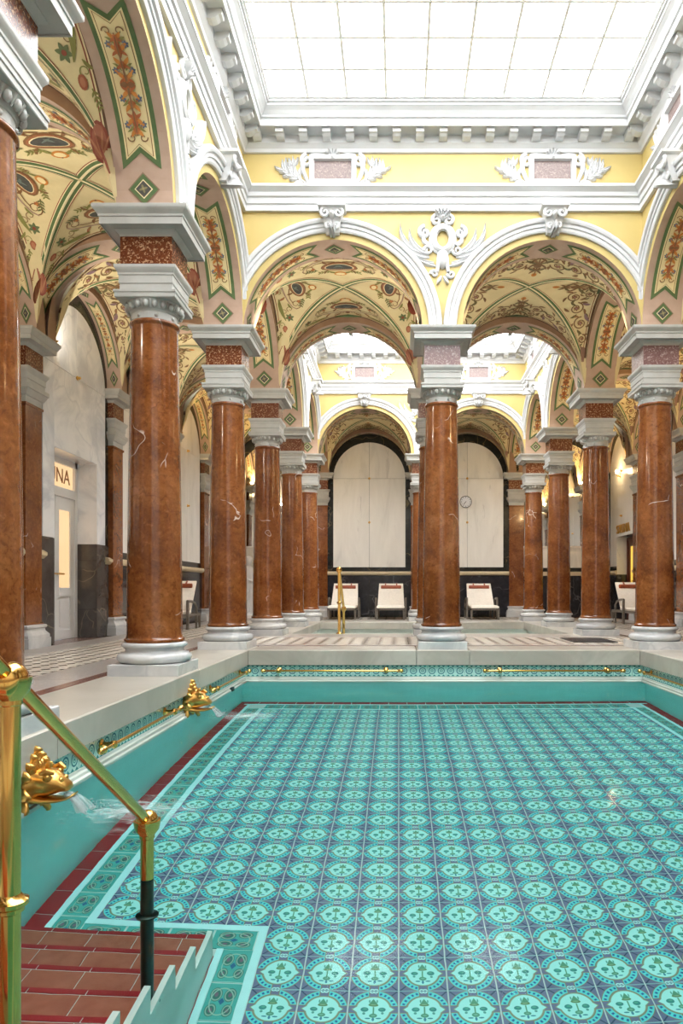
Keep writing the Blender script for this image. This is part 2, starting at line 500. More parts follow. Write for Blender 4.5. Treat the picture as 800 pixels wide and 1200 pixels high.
class Paint:
    def __init__(s): s.items = []
    def _a(s, pts, faces, c, lay, sym):
        s.items.append((pts, faces, c, lay))
        if sym: s.items.append(([(-x, y) for x, y in pts], faces, c, lay))
    def stroke(s, pts, w0, w1, c, lay=1, sym=True):
        P = []; n = len(pts)
        for i, (x, y) in enumerate(pts):
            x0, y0 = pts[max(0, i - 1)]; x1, y1 = pts[min(n - 1, i + 1)]
            l = sqrt((x1 - x0) ** 2 + (y1 - y0) ** 2) or 1; nx, ny = -(y1 - y0) / l, (x1 - x0) / l
            w = (w0 + (w1 - w0) * i / (n - 1)) / 2
            P += [(x + nx * w, y + ny * w), (x - nx * w, y - ny * w)]
        s._a(P, [(2 * i, 2 * i + 1, 2 * i + 3, 2 * i + 2) for i in range(n - 1)], c, lay, sym)
    def spiral(s, x, y, r, turns, a0, d, w, c, lay=1, sym=True):
        n = int(12 * turns) + 3
        s.stroke([(x + r * (1 - 0.8 * i / n) * cos(a0 + d * 2 * pi * turns * i / n), y + r * (1 - 0.8 * i / n) * sin(a0 + d * 2 * pi * turns * i / n)) for i in range(n + 1)], w, w * 0.6, c, lay, sym)
    def leaf(s, x, y, a, L, W, c, curl=0.0, lay=1, sym=True):
        n = 4; P = []; px, py = x, y
        for i in range(n + 1):
            t = i / n; w = W * sin(pi * (0.08 + 0.88 * t)) / 2
            P += [(px - sin(a) * w, py + cos(a) * w), (px + sin(a) * w, py - cos(a) * w)]
            px += cos(a) * L / n; py += sin(a) * L / n; a += curl / n
        s._a(P, [(2 * i, 2 * i + 1, 2 * i + 3, 2 * i + 2) for i in range(n)], c, lay, sym)
    def disc(s, x, y, rx, ry, c, lay=1, sym=True, n=12):
        P = [(x, y)]
        for f in (0.5, 1.0): P += [(x + f * rx * cos(2 * pi * i / n), y + f * ry * sin(2 * pi * i / n)) for i in range(n)]
        F = [(0, 1 + i, 1 + (i + 1) % n) for i in range(n)] + [(1 + i, 1 + n + i, 1 + n + (i + 1) % n, 1 + (i + 1) % n) for i in range(n)]
        s._a(P, F, c, lay, sym)
    def flower(s, x, y, r, c, c2, lay=1, sym=True, n=6):
        for k in range(n): s.leaf(x, y, 2 * pi * k / n + 0.3, r, r * 0.55, c, 0, lay, sym)
        s.disc(x, y, r * 0.3, r * 0.3, c2, lay + 1, sym, 8)
    def sprig(s, x, y, a, L, c, lay=1, sym=True, n=4):
        s.stroke([(x + cos(a) * L * t / 3, y + sin(a) * L * t / 3) for t in range(4)], 0.005, 0.002, c, lay, sym)
        for k in range(n):
            t = (k + 0.6) / n
            for d in (-1, 1): s.leaf(x + cos(a) * L * t, y + sin(a) * L * t, a + d * 0.8, L * 0.34, L * 0.13, c, 0, lay, sym)
    def put(s, mb, fn, off=0.0012):
        for pts, faces, c, lay in s.items:
            mb.add([fn(x, y, off * (lay + 1)) for x, y in pts], faces, color=c)

GREEN, DGREEN, RED, OCHRE, BLUE, NAVY = (58, 96, 52), (40, 70, 42), (132, 44, 34), (200, 124, 44), (70, 98, 130), (38, 50, 60)
OLIVE, BROWN, CREAM, MAUVE, DBROWN, PALE = (120, 122, 58), (118, 76, 42), (228, 210, 160), (158, 128, 116), (88, 56, 40), (238, 224, 182)

# ------------------------------------------------------------------ arch soffits with painted bands
def band_panel(mb, fn, sa, sb, h, c, lay, notch, n=20):
    """cream or green strip along the soffit, swallow-tailed at both ends"""
    P = []; 
    for i in range(n + 1):
        t = i / n
        for w in (-h, 0.0, h):
            a0 = sa + (notch if w == 0 else 0); b0 = sb - (notch if w == 0 else 0)
            P.append(fn(w, a0 + (b0 - a0) * t, 0.0012 * lay))
    F = []
    for i in range(n):
        for k in (0, 1): F.append((3 * i + k, 3 * i + k + 1, 3 * i + 4 + k, 3 * i + 3 + k))
    mb.add(P, F, color=c)
def arabesque(s0, s1, k):
    p = Paint(); L = s1 - s0; m = (s0 + s1) / 2
    for d, b in ((1, m), (-1, m)):
        def Y(t): return b + d * t * L / 2
        def ang(a): return a if d > 0 else -a
        p.stroke([(0, Y(0)), (0, Y(0.9))], 0.007 * k, 0.003 * k, BROWN, 2, False)
        for t, r in ((0.10, 0.026), (0.34, 0.024), (0.58, 0.026), (0.80, 0.02)):
            p.leaf(0, Y(t), ang(0.5), r * k * 1.25, 0.011 * k, OCHRE, ang(0.7), 2)
            p.leaf(0, Y(t), ang(-0.3), r * k, 0.009 * k, (170, 84, 40), ang(-0.6), 2)
            p.disc(0, Y(t), 0.008 * k, 0.012 * k, (176, 92, 44), 3, False, 8)
        for t in (0.24, 0.70):
            p.flower(0.024 * k, Y(t), 0.011 * k, BLUE, OCHRE, 2)
            p.leaf(0.006 * k, Y(t), ang(1.0), 0.03 * k, 0.007 * k, OLIVE, ang(-0.8), 2)
        p.leaf(0, Y(0.46), ang(pi / 2), 0.05 * k, 0.02 * k, (176, 84, 44), 0, 2, False)
        p.spiral(0.018 * k, Y(0.93), 0.013 * k, 1.0, 0, d, 0.004 * k, BROWN, 2)
    p.disc(0, m, 0.022 * k, 0.008 * k, BROWN, 3, False)
    return p
def soffit_paint(mb, R, hw, zc=0.0):
    L = pi * R; k = hw / 0.09
    def fn(w, s_, off):
        t = s_ / R; r = R - off
        return (-r * cos(t), w, zc + r * sin(t))
    for d in (0, 1):
        def g(w, s_, off, d=d): return fn(w, s_ if d == 0 else L - s_, off)
        sa, sb = 0.125, L / 2 - 0.075
        band_panel(mb, g, sa, sb, 0.060 * k, GREEN, 1, 0.045)
        band_panel(mb, g, sa + 0.026, sb - 0.026, 0.046 * k, CREAM, 2, 0.036)
        band_panel(mb, g, sa + 0.034, sb - 0.034, 0.0405 * k, BROWN, 2.5, 0.033)
        band_panel(mb, g, sa + 0.037, sb - 0.037, 0.038 * k, CREAM, 3, 0.032)
        arabesque(sa + 0.075, sb - 0.075, k).put(mb, lambda x, y, o: g(x, y, o + 0.003))
    for sc_ in (0.068, L / 2, L - 0.068):
        for h, c, l in ((0.050, (126, 100, 84), 1), (0.045, GREEN, 2), (0.029, PALE, 3), (0.025, NAVY, 4)):
            hk = h * (k if k < 1 else 1)
            mb.add([fn(-hk, sc_, 0.0012 * l), fn(0, sc_ - h, 0.0012 * l), fn(hk, sc_, 0.0012 * l), fn(0, sc_ + h, 0.0012 * l)], [(0, 1, 2, 3)], color=c)
        q = Paint(); q.flower(0, 0, 0.014 * k, (120, 116, 84), (150, 140, 100), 1, False, 4)
        q.put(mb, lambda x, y, o: fn(x, sc_ + y, 0.005 + o))
def soffit_mesh(R, hw, outer, n=40, name='arch'):
    mb = MB()
    for i in range(n):
        t0, t1 = pi * i / n, pi * (i + 1) / n
        a, b = (-R * cos(t0), R * sin(t0)), (-R * cos(t1), R * sin(t1))
        A, B = (-outer * cos(t0), outer * sin(t0)), (-outer * cos(t1), outer * sin(t1))
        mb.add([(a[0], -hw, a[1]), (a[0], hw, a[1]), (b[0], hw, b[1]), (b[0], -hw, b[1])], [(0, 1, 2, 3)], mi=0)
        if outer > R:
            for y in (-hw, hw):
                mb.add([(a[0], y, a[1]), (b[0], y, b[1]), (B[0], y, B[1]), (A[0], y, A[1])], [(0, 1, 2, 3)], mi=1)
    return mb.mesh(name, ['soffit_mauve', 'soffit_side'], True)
def paint_mesh(R, hw):
    mb = MB(); soffit_paint(mb, R, hw); return mb.mesh('painted_band', 'fresco_paint')

def rib(x, y, rz, hw=HW, lab=None):
    o = struct('arch', cached(('rib', hw), lambda: soffit_mesh(RA, hw, 0.49)), (x, y, SPR), rz, lab or 'painted transverse arch between two vault bays')
    link('painted_band', cached(('ribp', hw), lambda: paint_mesh(RA, hw)), o)
    return o

# ------------------------------------------------------------------ arcade walls round the two light wells
def wall_face_mesh():
    """front and back skin of one bay above the springing, with the arch cut out"""
    mb = MB(); n = 40; zt = 2.30 - SPR
    for y, mi in ((-HW, 0), (HW, 1)):
        for i in range(n):
            t0, t1 = pi * i / n, pi * (i + 1) / n
            q = []
            for t in (t0, t1):
                ux, uz = -cos(t), sin(t)
                k = min(0.5 / max(abs(ux), 1e-6), zt / max(uz, 1e-6))
                q.append(((RA * ux, RA * uz), (k * ux, k * uz)))
            mb.add([(q[0][0][0], y, q[0][0][1]), (q[1][0][0], y, q[1][0][1]), (q[1][1][0], y, q[1][1][1]), (q[0][1][0], y, q[0][1][1])], [(0, 1, 2, 3)], mi=mi)
        for s_ in (-1, 1):      # corner triangles left by the radial mapping
            t = atan2(zt, 0.5)
            i0 = int(t / (pi / n)); ta, tb = pi * i0 / n, pi * (i0 + 1) / n
            pa = (0.5, 0.5 * sin(ta) / cos(ta)); pb = (zt * cos(tb) / sin(tb), zt)
            mb.add([(s_ * pa[0], y, pa[1]), (s_ * 0.5, y, zt), (s_ * pb[0], y, pb[1])], [(0, 1, 2)], mi=mi)
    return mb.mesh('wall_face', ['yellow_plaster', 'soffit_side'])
def archivolt_mesh(cl=False, cr=False):
    mb = MB(); n = 40
    prof = [(0.437, 0.0), (0.437, 0.012), (0.444, 0.016), (0.456, 0.016), (0.458, 0.022), (0.472, 0.022), (0.475, 0.030), (0.484, 0.034), (0.490, 0.034), (0.497, 0.026), (0.497, 0.0)]
    rings = []
    for i in range(n + 1):
        t = pi * i / n
        rings.append([(max(-r * cos(t), -0.409) if cl else (min(-r * cos(t), 0.409) if cr else -r * cos(t)), -HW - o, r * sin(t)) for r, o in prof])
    n_ = len(prof); P = [q for r in rings for q in r]; F = []
    for i in range(n):
        for j in range(n_ - 1):
            f = (i * n_ + j, i * n_ + j + 1, (i + 1) * n_ + j + 1, (i + 1) * n_ + j)
            if not all(abs(abs(P[q][0]) - 0.409) < 1e-6 for q in f): F.append(f)
    mb.add(P, F)
    return mb.mesh('archivolt', 'stucco', not (cl or cr), angle=30)
def keystone_mesh():
    r = Relief(); z0, z1 = 0.425, ZE0 - SPR
    # tapering console with scrolls, standing out from the arch
    R = []
    for t, w, o in ((0, 0.030, 0.03), (0.25, 0.034, 0.045), (0.6, 0.042, 0.055), (0.85, 0.048, 0.07), (0.9, 0.06, 0.085), (1.0, 0.062, 0.085)):
        z = z0 + (z1 - z0) * t
        R.append([(-w, 0, z), (w, 0, z), (w, -o, z), (-w, -o, z)])
    r.loft(R)
    for sx in (-1, 1):
        r.scroll(sx * 0.03, z1 - 0.035, 0.022, 1.3, pi / 2, -sx, 0.008, 0.066)
        r.leaf(sx * 0.010, z1 - 0.05, -pi / 2 - sx * 0.15, 0.07, 0.03, -sx * 0.4, 0.066)
        r.scroll(sx * 0.018, z0 + 0.028, 0.014, 1.1, -pi / 2, sx, 0.006, 0.046)
    r.dome(0, z1 - 0.04, 0.02, 0.025, 0.085)
    r.leaf(0, z1 - 0.03, -pi / 2, 0.09, 0.03, 0, 0.07)
    return r.mesh('keystone', 'stucco', True)
def plaque_mesh():
    r = Relief()
    hw, hh = 0.083, 0.043
    def fr(a, b, d):
        R = []
        for x, z in ((-1, -1), (1, -1), (1, 1), (-1, 1)):
            R.append([(x * (hw), -0.002, z * hh), (x * (hw + 0.004), -d, z * (hh + 0.004)), (x * (hw + b), -d, z * (hh + b)), (x * (hw + b + 0.004), 0, z * (hh + b + 0.004))])
        R.append(R[0]); r.loft(R, close=False)
    fr(0, 0.022, 0.02)
    for sx in (-1, 1):
        r.scroll(sx * 0.118, 0.044, 0.028, 1.4, pi / 2, -sx, 0.011, 0.006)
        r.rope([(sx * 0.138, 0.03), (sx * 0.136, 0.0), (sx * 0.122, -0.035), (sx * 0.11, -0.06)], 0.012, 0.008, 0.006)
        r.scroll(sx * 0.052, -0.070, 0.014, 1.1, 0, sx, 0.006, 0.006)
        r.rope([(sx * 0.04, 0.066), (sx * 0.07, 0.072), (sx * 0.10, 0.07)], 0.008, 0.006, 0.006)
        r.rope([(0.0, -0.068), (sx * 0.04, -0.078)], 0.010, 0.006, 0.006)
        # foliage branch
        r.rope([(sx * 0.125, -0.055), (sx * 0.16, -0.03), (sx * 0.20, -0.02), (sx * 0.235, 0.01)], 0.005, 0.003, 0.003)
        rng = random.Random(4)
        for k in range(17):
            t = k / 16; x = 0.14 + 0.085 * t; z = -0.05 + 0.055 * t
            a = (0.9 if k % 2 else -0.7) + rng.uniform(-0.5, 0.5) + 0.3
            L = 0.036 + 0.018 * rng.random()
            r.leaf(sx * x, z, a if sx > 0 else pi - a, L * (1.25 if k % 2 else 0.8), 0.018, sx * 0.5, 0.012)
        r.rope([(sx * 0.16, -0.03), (sx * 0.175, 0.03), (sx * 0.18, 0.055)], 0.004, 0.002, 0.003)
        for a in (0.9, 1.5, 2.1): r.leaf(sx * 0.178, 0.02, a if sx > 0 else pi - a, 0.042, 0.018, 0, 0.012)
    # shell above
    for k in range(5):
        a = pi / 2 + (k - 2) * 0.5
        r.leaf(0, 0.052, a, 0.038, 0.018, 0, 0.022)
    r.dome(0, 0.056, 0.014, 0.012, 0.028)
    return r.mesh('cartouche', 'stucco', True)
def spandrel_mesh():
    r = Relief()
    # oval frame, tall: local origin at the centre of the oval
    r.ring(0, 0, 0.040, 0.050, 0.014, 0.012); r.ring(0, 0, 0.054, 0.064, 0.010, 0.004)
    r.dome(0, -0.085, 0.028, 0.05, 0.03)
    for sx in (-1, 1):
        def A(a): return a if sx > 0 else pi - a
        r.scroll(sx * 0.026, 0.085, 0.024, 1.2, pi / 2, -sx, 0.010, 0.01)
        r.scroll(sx * 0.082, 0.030, 0.028, 1.2, pi / 2, -sx, 0.011, 0.008)
        r.rope([(sx * 0.06, -0.03), (sx * 0.085, -0.01), (sx * 0.092, 0.03)], 0.012, 0.010, 0.006)
        r.scroll(sx * 0.066, -0.052, 0.022, 1.2, pi, sx, 0.008, 0.008)
        # long feathered leaves sweeping up and out
        r.leaf(sx * 0.06, -0.065, A(0.25), 0.155, 0.030, sx * 1.5, 0.02)
        r.leaf(sx * 0.07, -0.060, A(0.10), 0.20, 0.030, sx * 1.7, 0.02)
        r.leaf(sx * 0.06, -0.080, A(0.05), 0.12, 0.022, sx * 0.9, 0.016)
        r.leaf(sx * 0.04, -0.105, A(0.0), 0.11, 0.026, sx * 0.5, 0.018)
        r.leaf(sx * 0.03, -0.12, A(0.25), 0.10, 0.022, sx * 0.2, 0.016)
        r.rope([(sx * 0.016, -0.085), (sx * 0.020, -0.12), (sx * 0.026, -0.15)], 0.012, 0.008, 0.008)
        r.scroll(sx * 0.038, -0.158, 0.018, 1.1, pi, sx, 0.008, 0.006)
        r.leaf(sx * 0.006, -0.165, A(-1.1), 0.045, 0.018, 0, 0.014)
        r.leaf(sx * 0.02, 0.10, A(1.2), 0.035, 0.02, 0, 0.02)
    for k in range(5):
        r.leaf(0, 0.085, pi / 2 + (k - 2) * 0.42, 0.046, 0.02, 0, 0.03)
    r.dome(0, 0.095, 0.014, 0.014, 0.035)
    return r.mesh('spandrel_cartouche', 'stucco', True)

def arcade(name, label, n, x, y, rz, full=True):
    w = empty(name, (x, y, 0), rz, kind='structure', label=label)
    for k in range(n):
        cx = 0.5 + k
        link('wall_face', cached('wface', wall_face_mesh), w, (cx, 0, SPR))
        so = link('arch_soffit', cached('wsoff', lambda: soffit_mesh(RA, HW, RA)), w, (cx, 0, SPR))
        link('painted_band', cached(('ribp', HW), lambda: paint_mesh(RA, HW)), so)
        link('archivolt', cached(('archivolt', k == 0, k == n - 1), lambda: archivolt_mesh(k == 0, k == n - 1)), w, (cx, 0, SPR))
        link('keystone', cached('keystone', keystone_mesh), w, (cx, -HW, SPR))
        pl = link('cartouche', cached('plaque', plaque_mesh), w, (cx, -HW, (ZE1 + ZF) / 2))
        def gp():
            m = MB(); m.box(-0.085, 0.085, -0.004, 0, -0.045, 0.045); return m.mesh('granite_panel', 'granite_plaque')
        link('granite_panel', cached('gpanel', gp), pl, label='pinkish grey granite panel')
        if k:
            link('spandrel_cartouche', cached('spandrel', spandrel_mesh), w, (k, -HW, 1.868))
    return w

def rect_ring(prof, x0, x1, y0, y1):
    """closed moulding run round the inside of a rectangle: prof = (inset, z)"""
    mb = MB(); R = []
    for sx, sy in ((0, 0), (1, 0), (1, 1), (0, 1), (0, 0)):
        R.append([((x0 + i) if sx == 0 else (x1 - i), (y0 + i) if sy == 0 else (y1 - i), z) for i, z in prof])
    mb.loft(R, close=False)
    return mb

ENT = [(0, ZE0), (0.016, ZE0), (0.016, ZE0 + 0.028), (0.022, ZE0 + 0.030), (0.022, ZE0 + 0.056), (0.030, ZE0 + 0.060), (0.030, ZE0 + 0.078), (0.046, ZE0 + 0.092), (0.050, ZE0 + 0.094), (0.050, ZE1), (0, ZE1)]
COR = [(0, ZF - 0.004), (0.010, ZF - 0.002), (0.014, ZF + 0.012), (0.026, ZF + 0.026), (0.030, ZF + 0.030), (0.030, ZF + 0.062), (0.036, ZF + 0.066), (0.094, ZF + 0.070), (0.094, ZF + 0.062), (0.098, ZF + 0.062),
       (0.098, ZF + 0.092), (0.106, ZF + 0.096), (0.106, ZF + 0.104), (0.118, ZF + 0.118), (0.130, ZF + 0.128), (0.134, ZF + 0.130), (0.134, ZF + 0.140), (0.142, ZF + 0.142), (0.142, ZF + 0.152), (0.150, ZF + 0.154), (0.150, ZF + 0.175), (0.0, ZF + 0.175), (-0.1, ZF + 0.02)]

def light_well(idx, x0, x1, y0, y1, nx, ny, lab):
    t = struct('trim_%d' % (2 * idx - 1), rect_ring(ENT, x0, x1, y0, y1).mesh('entablature', 'stucco'), label='white moulded entablature band round the %s light well' % lab)
    c = struct('trim_%d' % (2 * idx), rect_ring(COR, x0, x1, y0, y1).mesh('cornice', 'stucco'), label='white cornice with modillions under the %s skylight' % lab)
    def mod():
        m = MB(); z = ZF + 0.068
        R = []
        for d, h in ((0.028, 0.034), (0.045, 0.036), (0.062, 0.030), (0.072, 0.022), (0.082, 0.020), (0.084, 0.014)):
            R.append([(-0.018, -d, z), (0.018, -d, z), (0.018, -d, z - h), (-0.018, -d, z - h)])
        m.loft(R); return m.mesh('modillion', 'stucco')
    me = cached('modillion', mod)
    p = 0.1045
    def run(a, b):
        n = int((b - a - 0.10) / p); o = ((b - a) - n * p) / 2
        return [a + o + k * p for k in range(n + 1)]
    for x in run(x0, x1):
        link('modillion', me, c, (x, y1, 0), 0); link('modillion', me, c, (x, y0, 0), pi)
    for y in run(y0, y1):
        link('modillion', me, c, (x0, y, 0), pi / 2); link('modillion', me, c, (x1, y, 0), -pi / 2)
    # skylight
    i = 0.145; zg = ZF + 0.158
    a0, a1, b0, b1 = x0 + i, x1 - i, y0 + i, y1 - i
    w = empty('window_%d' % idx, ((a0 + a1) / 2, (b0 + b1) / 2, zg), kind='structure', label='frosted glass skylight over the %s pool' % lab)
    W, H = a1 - a0, b1 - b0; pw, ph = W / nx, H / ny
    def bar():
        m = MB()
        for k in range(nx + 1): m.box(-W / 2 + k * pw - 0.0058, -W / 2 + k * pw + 0.0058, -H / 2, H / 2, -0.006, 0.012)
        for k in range(ny + 1): m.box(-W / 2, W / 2, -H / 2 + k * ph - 0.0058, -H / 2 + k * ph + 0.0058, -0.0055, 0.0115)
        return m.mesh('glazing_bars', 'bar_white')
    link('glazing_bars', bar(), w)
    def pn():
        m = MB(); m.box(-pw / 2 + 0.003, pw / 2 - 0.003, -ph / 2 + 0.003, ph / 2 - 0.003, 0, 0.004); return m.mesh('pane', 'skylight_glass' if idx == 1 else 'skylight_glass_court')
    pm = pn()
    for a in range(nx):
        for b in range(ny):
            link('pane', pm, w, (-W / 2 + (a + 0.5) * pw, -H / 2 + (b + 0.5) * ph, 0))

# ------------------------------------------------------------------ groin vaults with frescoes
def fresco(kind, a, b):
    """ornament of one vault cell in (arc length A, distance L) coordinates; the cell opens from L = 0 to L = b"""
    p = Paint()
    def bd(L): return asin(min(0.999, L / b)) * a
    if kind == 'medallion':
        y = 0.60 * b
        p.disc(0, y, 0.095, 0.046, BROWN, 1, False, 16); p.disc(0, y, 0.086, 0.038, (150, 88, 56), 2, False, 16)
        p.disc(0, y, 0.076, 0.030, PALE, 3, False, 16); p.disc(0, y, 0.071, 0.026, NAVY, 4, False, 16)
        p.leaf(-0.02, y, 0.4, 0.04, 0.012, (84, 104, 104), 0, 5, False); p.leaf(0.03, y - 0.004, 2.6, 0.05, 0.009, (92, 112, 112), 0, 5, False)
        for s_ in (-1, 1): p.leaf(0.06, y + s_ * 0.035, s_ * 0.6, 0.04, 0.014, BROWN, s_ * 1.2, 1)
        p.disc(0, 0.40 * b, 0.034, 0.022, OCHRE, 1, False); p.disc(0, 0.40 * b, 0.024, 0.014, CREAM, 2, False)
        p.leaf(0.02, 0.41 * b, 0.5, 0.05, 0.014, OLIVE, 0.5, 1); p.leaf(0, 0.345 * b, pi / 2, 0.03, 0.02, BROWN, 0, 1, False)
        p.sprig(0.045, 0.47 * b, 0.1, 0.06, OLIVE)
        p.stroke([(0.0, 0.80 * b), (0.07, 0.795 * b), (0.13, 0.77 * b), (0.175, 0.72 * b), (0.19, 0.66 * b)], 0.008, 0.006, MAUVE, 1)
        p.spiral(0.155, 0.665 * b, 0.032, 1.3, 0, -1, 0.005, BROWN, 1); p.spiral(0.19, 0.76 * b, 0.02, 1.1, 0.5, 1, 0.004, BROWN, 1)
        p.stroke([(0.02, 0.71 * b), (0.07, 0.735 * b), (0.12, 0.73 * b), (0.15, 0.70 * b)], 0.006, 0.004, BROWN, 1)
        p.leaf(0.10, 0.80 * b, 0.6, 0.05, 0.014, (150, 92, 52), 0.7, 1); p.leaf(0.15, 0.775 * b, -0.2, 0.045, 0.012, OLIVE, -0.8, 1)
        p.sprig(0.11, 0.555 * b, 0.35, 0.06, (92, 104, 62)); p.flower(0.135, 0.62 * b, 0.014, (170, 96, 56), OCHRE)
        p.spiral(0.21, 0.845 * b, 0.022, 1.2, 0.5, 1, 0.004, BROWN, 1); p.sprig(0.33, 0.92 * b, 0.3, 0.05, OLIVE)
        p.spiral(0.06, 0.875 * b, 0.018, 1.2, 0.0, -1, 0.004, BROWN, 1); p.leaf(0.04, 0.865 * b, 0.2, 0.05, 0.012, (150, 92, 52), 0.9, 1)
        p.flower(0.245, 0.78 * b, 0.026, (84, 104, 66), RED)
        p.leaf(0.0, 0.80 * b, pi / 2, 0.03, 0.03, BROWN, 0, 1, False); p.spiral(0.03, 0.82 * b, 0.015, 1, 0, 1, 0.004, BROWN, 1)
        p.disc(0.315, 0.86 * b, 0.02, 0.014, (150, 74, 48), 1); p.disc(0.315, 0.86 * b, 0.013, 0.008, (176, 110, 80), 2)
        p.leaf(0.12, 0.885 * b, 0.05, 0.15, 0.022, OLIVE, -0.5, 1); p.leaf(0.26, 0.90 * b, 0.6, 0.04, 0.012, OLIVE, 0.8, 1)
        p.spiral(0.29, 0.90 * b, 0.02, 1.1, 0, -1, 0.004, OLIVE, 1)
        p._a([(-0.085, 0.945 * b), (-0.07, 0.925 * b), (-0.03, 0.93 * b), (0, 0.905 * b), (0.03, 0.93 * b), (0.07, 0.925 * b), (0.085, 0.945 * b)], [(0, 1, 2), (0, 2, 3), (0, 3, 4), (0, 4, 6), (4, 5, 6)], GREEN, 2, False)
        p.disc(0.46, 0.90 * b, 0.055, 0.030, RED, 1); p.disc(0.46, 0.90 * b, 0.046, 0.023, (150, 80, 60), 2)
        for k in range(4): p.leaf(0.50, 0.90 * b, pi + (k - 1.5) * 0.35, 0.07, 0.007, (176, 116, 84), 0, 3)
    else:
        B1, B2, B3 = (112, 78, 48), (92, 84, 50), (132, 92, 60)
        p.disc(0, 0.62 * b, 0.022, 0.03, B1, 1, False); p.stroke([(0, 0.34 * b), (0, 0.86 * b)], 0.006, 0.006, B1, 1, False)
        for y, r in ((0.48, 0.03), (0.66, 0.05), (0.80, 0.045)):
            p.leaf(0.0, y * b, 0.3, r * 1.9, 0.016, B2, 1.0, 1); p.leaf(0.0, y * b, -0.5, r * 1.6, 0.014, B1, -1.0, 1)
            p.leaf(0.0, y * b, 0.9, r * 1.3, 0.014, B3, 0.6, 1)
        for x, y, r, d in ((0.10, 0.66, 0.042, 1), (0.185, 0.73, 0.042, -1), (0.28, 0.83, 0.04, 1), (0.075, 0.84, 0.03, -1), (0.37, 0.89, 0.026, -1)):
            if x + r > bd(y * b) - 0.03: continue
            p.spiral(x, y * b, r, 1.5, pi, d, 0.008, B1, 1); p.flower(x, y * b, r * 0.45, B3, (150, 110, 120), 2)
            for k in range(5):
                a0 = 2 * pi * k / 5 + d
                p.leaf(x + r * cos(a0), y * b + r * sin(a0), a0 + d * 0.9, r * 1.0, r * 0.36, (B1, B2, B3)[k % 3], d * 0.8, 1)
        p.disc(0, 0.36 * b, 0.014, 0.02, OCHRE, 1, False)
        p.leaf(0.22, 0.865 * b, 0.4, 0.06, 0.02, (126, 98, 110), 0.6, 2); p.leaf(0.15, 0.80 * b, 1.2, 0.045, 0.018, (126, 98, 110), 0.6, 2)
        p._a([(-0.07, 0.955 * b), (-0.07, 0.93 * b), (-0.02, 0.93 * b), (0, 0.915 * b), (0.02, 0.93 * b), (0.07, 0.93 * b), (0.07, 0.955 * b)], [(0, 1, 2, 3), (0, 3, 6), (3, 4, 5, 6)], DGREEN, 2, False)
        # drapery in the corners
        p._a([(0.42, 0.955 * b), (0.41, 0.88 * b), (0.50, 0.93 * b), (0.53, 0.957 * b)], [(0, 1, 2, 3)], (104, 70, 62), 1, True)
        for k in range(4): p.stroke([(0.415 + 0.0 * k, (0.945 - 0.018 * k) * b), (0.515, (0.955 - 0.006 * k) * b)], 0.004, 0.003, (142, 104, 92), 2)
    return p

def vault_mesh(hx, hy, kind):
    a, b, H = hx + 0.004, hy + 0.004, 0.445
    g = MB(); d = MB()
    for c in range(4):
        A, B = (a, b) if c % 2 == 0 else (b, a)
        def fn(t, L, off, c=c, A=A):
            ph = t / A
            X, Y, Z = (A) * sin(ph) * (1 - off / A), L, H * cos(ph) - off * max(0.3, cos(ph)) 
            return ((X, Y, Z), (-Y, X, Z), (-X, -Y, Z), (Y, -X, Z))[c]
        ns, nt_ = 10, 20
        P = []; F = []
        for i in range(ns + 1):
            s_ = i / ns
            for j in range(nt_ + 1):
                t = -1 + 2 * j / nt_
                P.append(fn(asin(max(-0.9999, min(0.9999, t * s_))) * A, s_ * B, 0))
        for i in range(ns):
            for j in range(nt_):
                q = i * (nt_ + 1) + j
                F.append((q, q + 1, q + nt_ + 2, q + nt_ + 1))
        g.add(P, F)
        # bands beside the groins
        N = 24
        for w0, w1, cl, lay in ((0.0, 0.007, PALE, 2), (0.007, 0.026, GREEN, 2), (0.026, 0.031, PALE, 2), (0.031, 0.036, RED, 2)):
            for sg in (-1, 1):
                P = []
                for i in range(N + 1):
                    s_ = 0.02 + 0.975 * i / N
                    e = asin(min(0.9999, s_)) * A
                    P += [fn(sg * max(0, e - w0), s_ * B, 0.0012 * lay), fn(sg * max(0, e - w1), s_ * B, 0.0012 * lay)]
                d.add(P, [(2 * i, 2 * i + 1, 2 * i + 3, 2 * i + 2) for i in range(N)], color=cl)
        # border lines along the arch side
        for s0, s1, cl in ((0.985, 0.955, DBROWN), (0.955, 0.945, PALE), (0.94, 0.93, RED)):
            P = []
            for i in range(N + 1):
                t = -1 + 2 * i / N
                e = asin(s1) * A * t * 0.96
                P += [fn(e, s0 * B, 0.0018), fn(e, s1 * B, 0.0018)]
            d.add(P, [(2 * i, 2 * i + 1, 2 * i + 3, 2 * i + 2) for i in range(N)], color=cl)
        fresco(kind, A, B).put(d, fn)
    return g.mesh('vault', 'vault_cream', True, angle=25), d.mesh('fresco', 'fresco_paint')
def vault(x0, x1, y0, y1, kind, label):
    hx, hy = (x1 - x0) / 2, (y1 - y0) / 2
    key = ('vault', round(hx, 3), round(hy, 3), kind)
    g, d = cached(key, lambda: vault_mesh(hx, hy, kind))
    o = struct('ceiling', g, ((x0 + x1) / 2, (y0 + y1) / 2, SPR), 0, label)
    link('fresco', d, o)

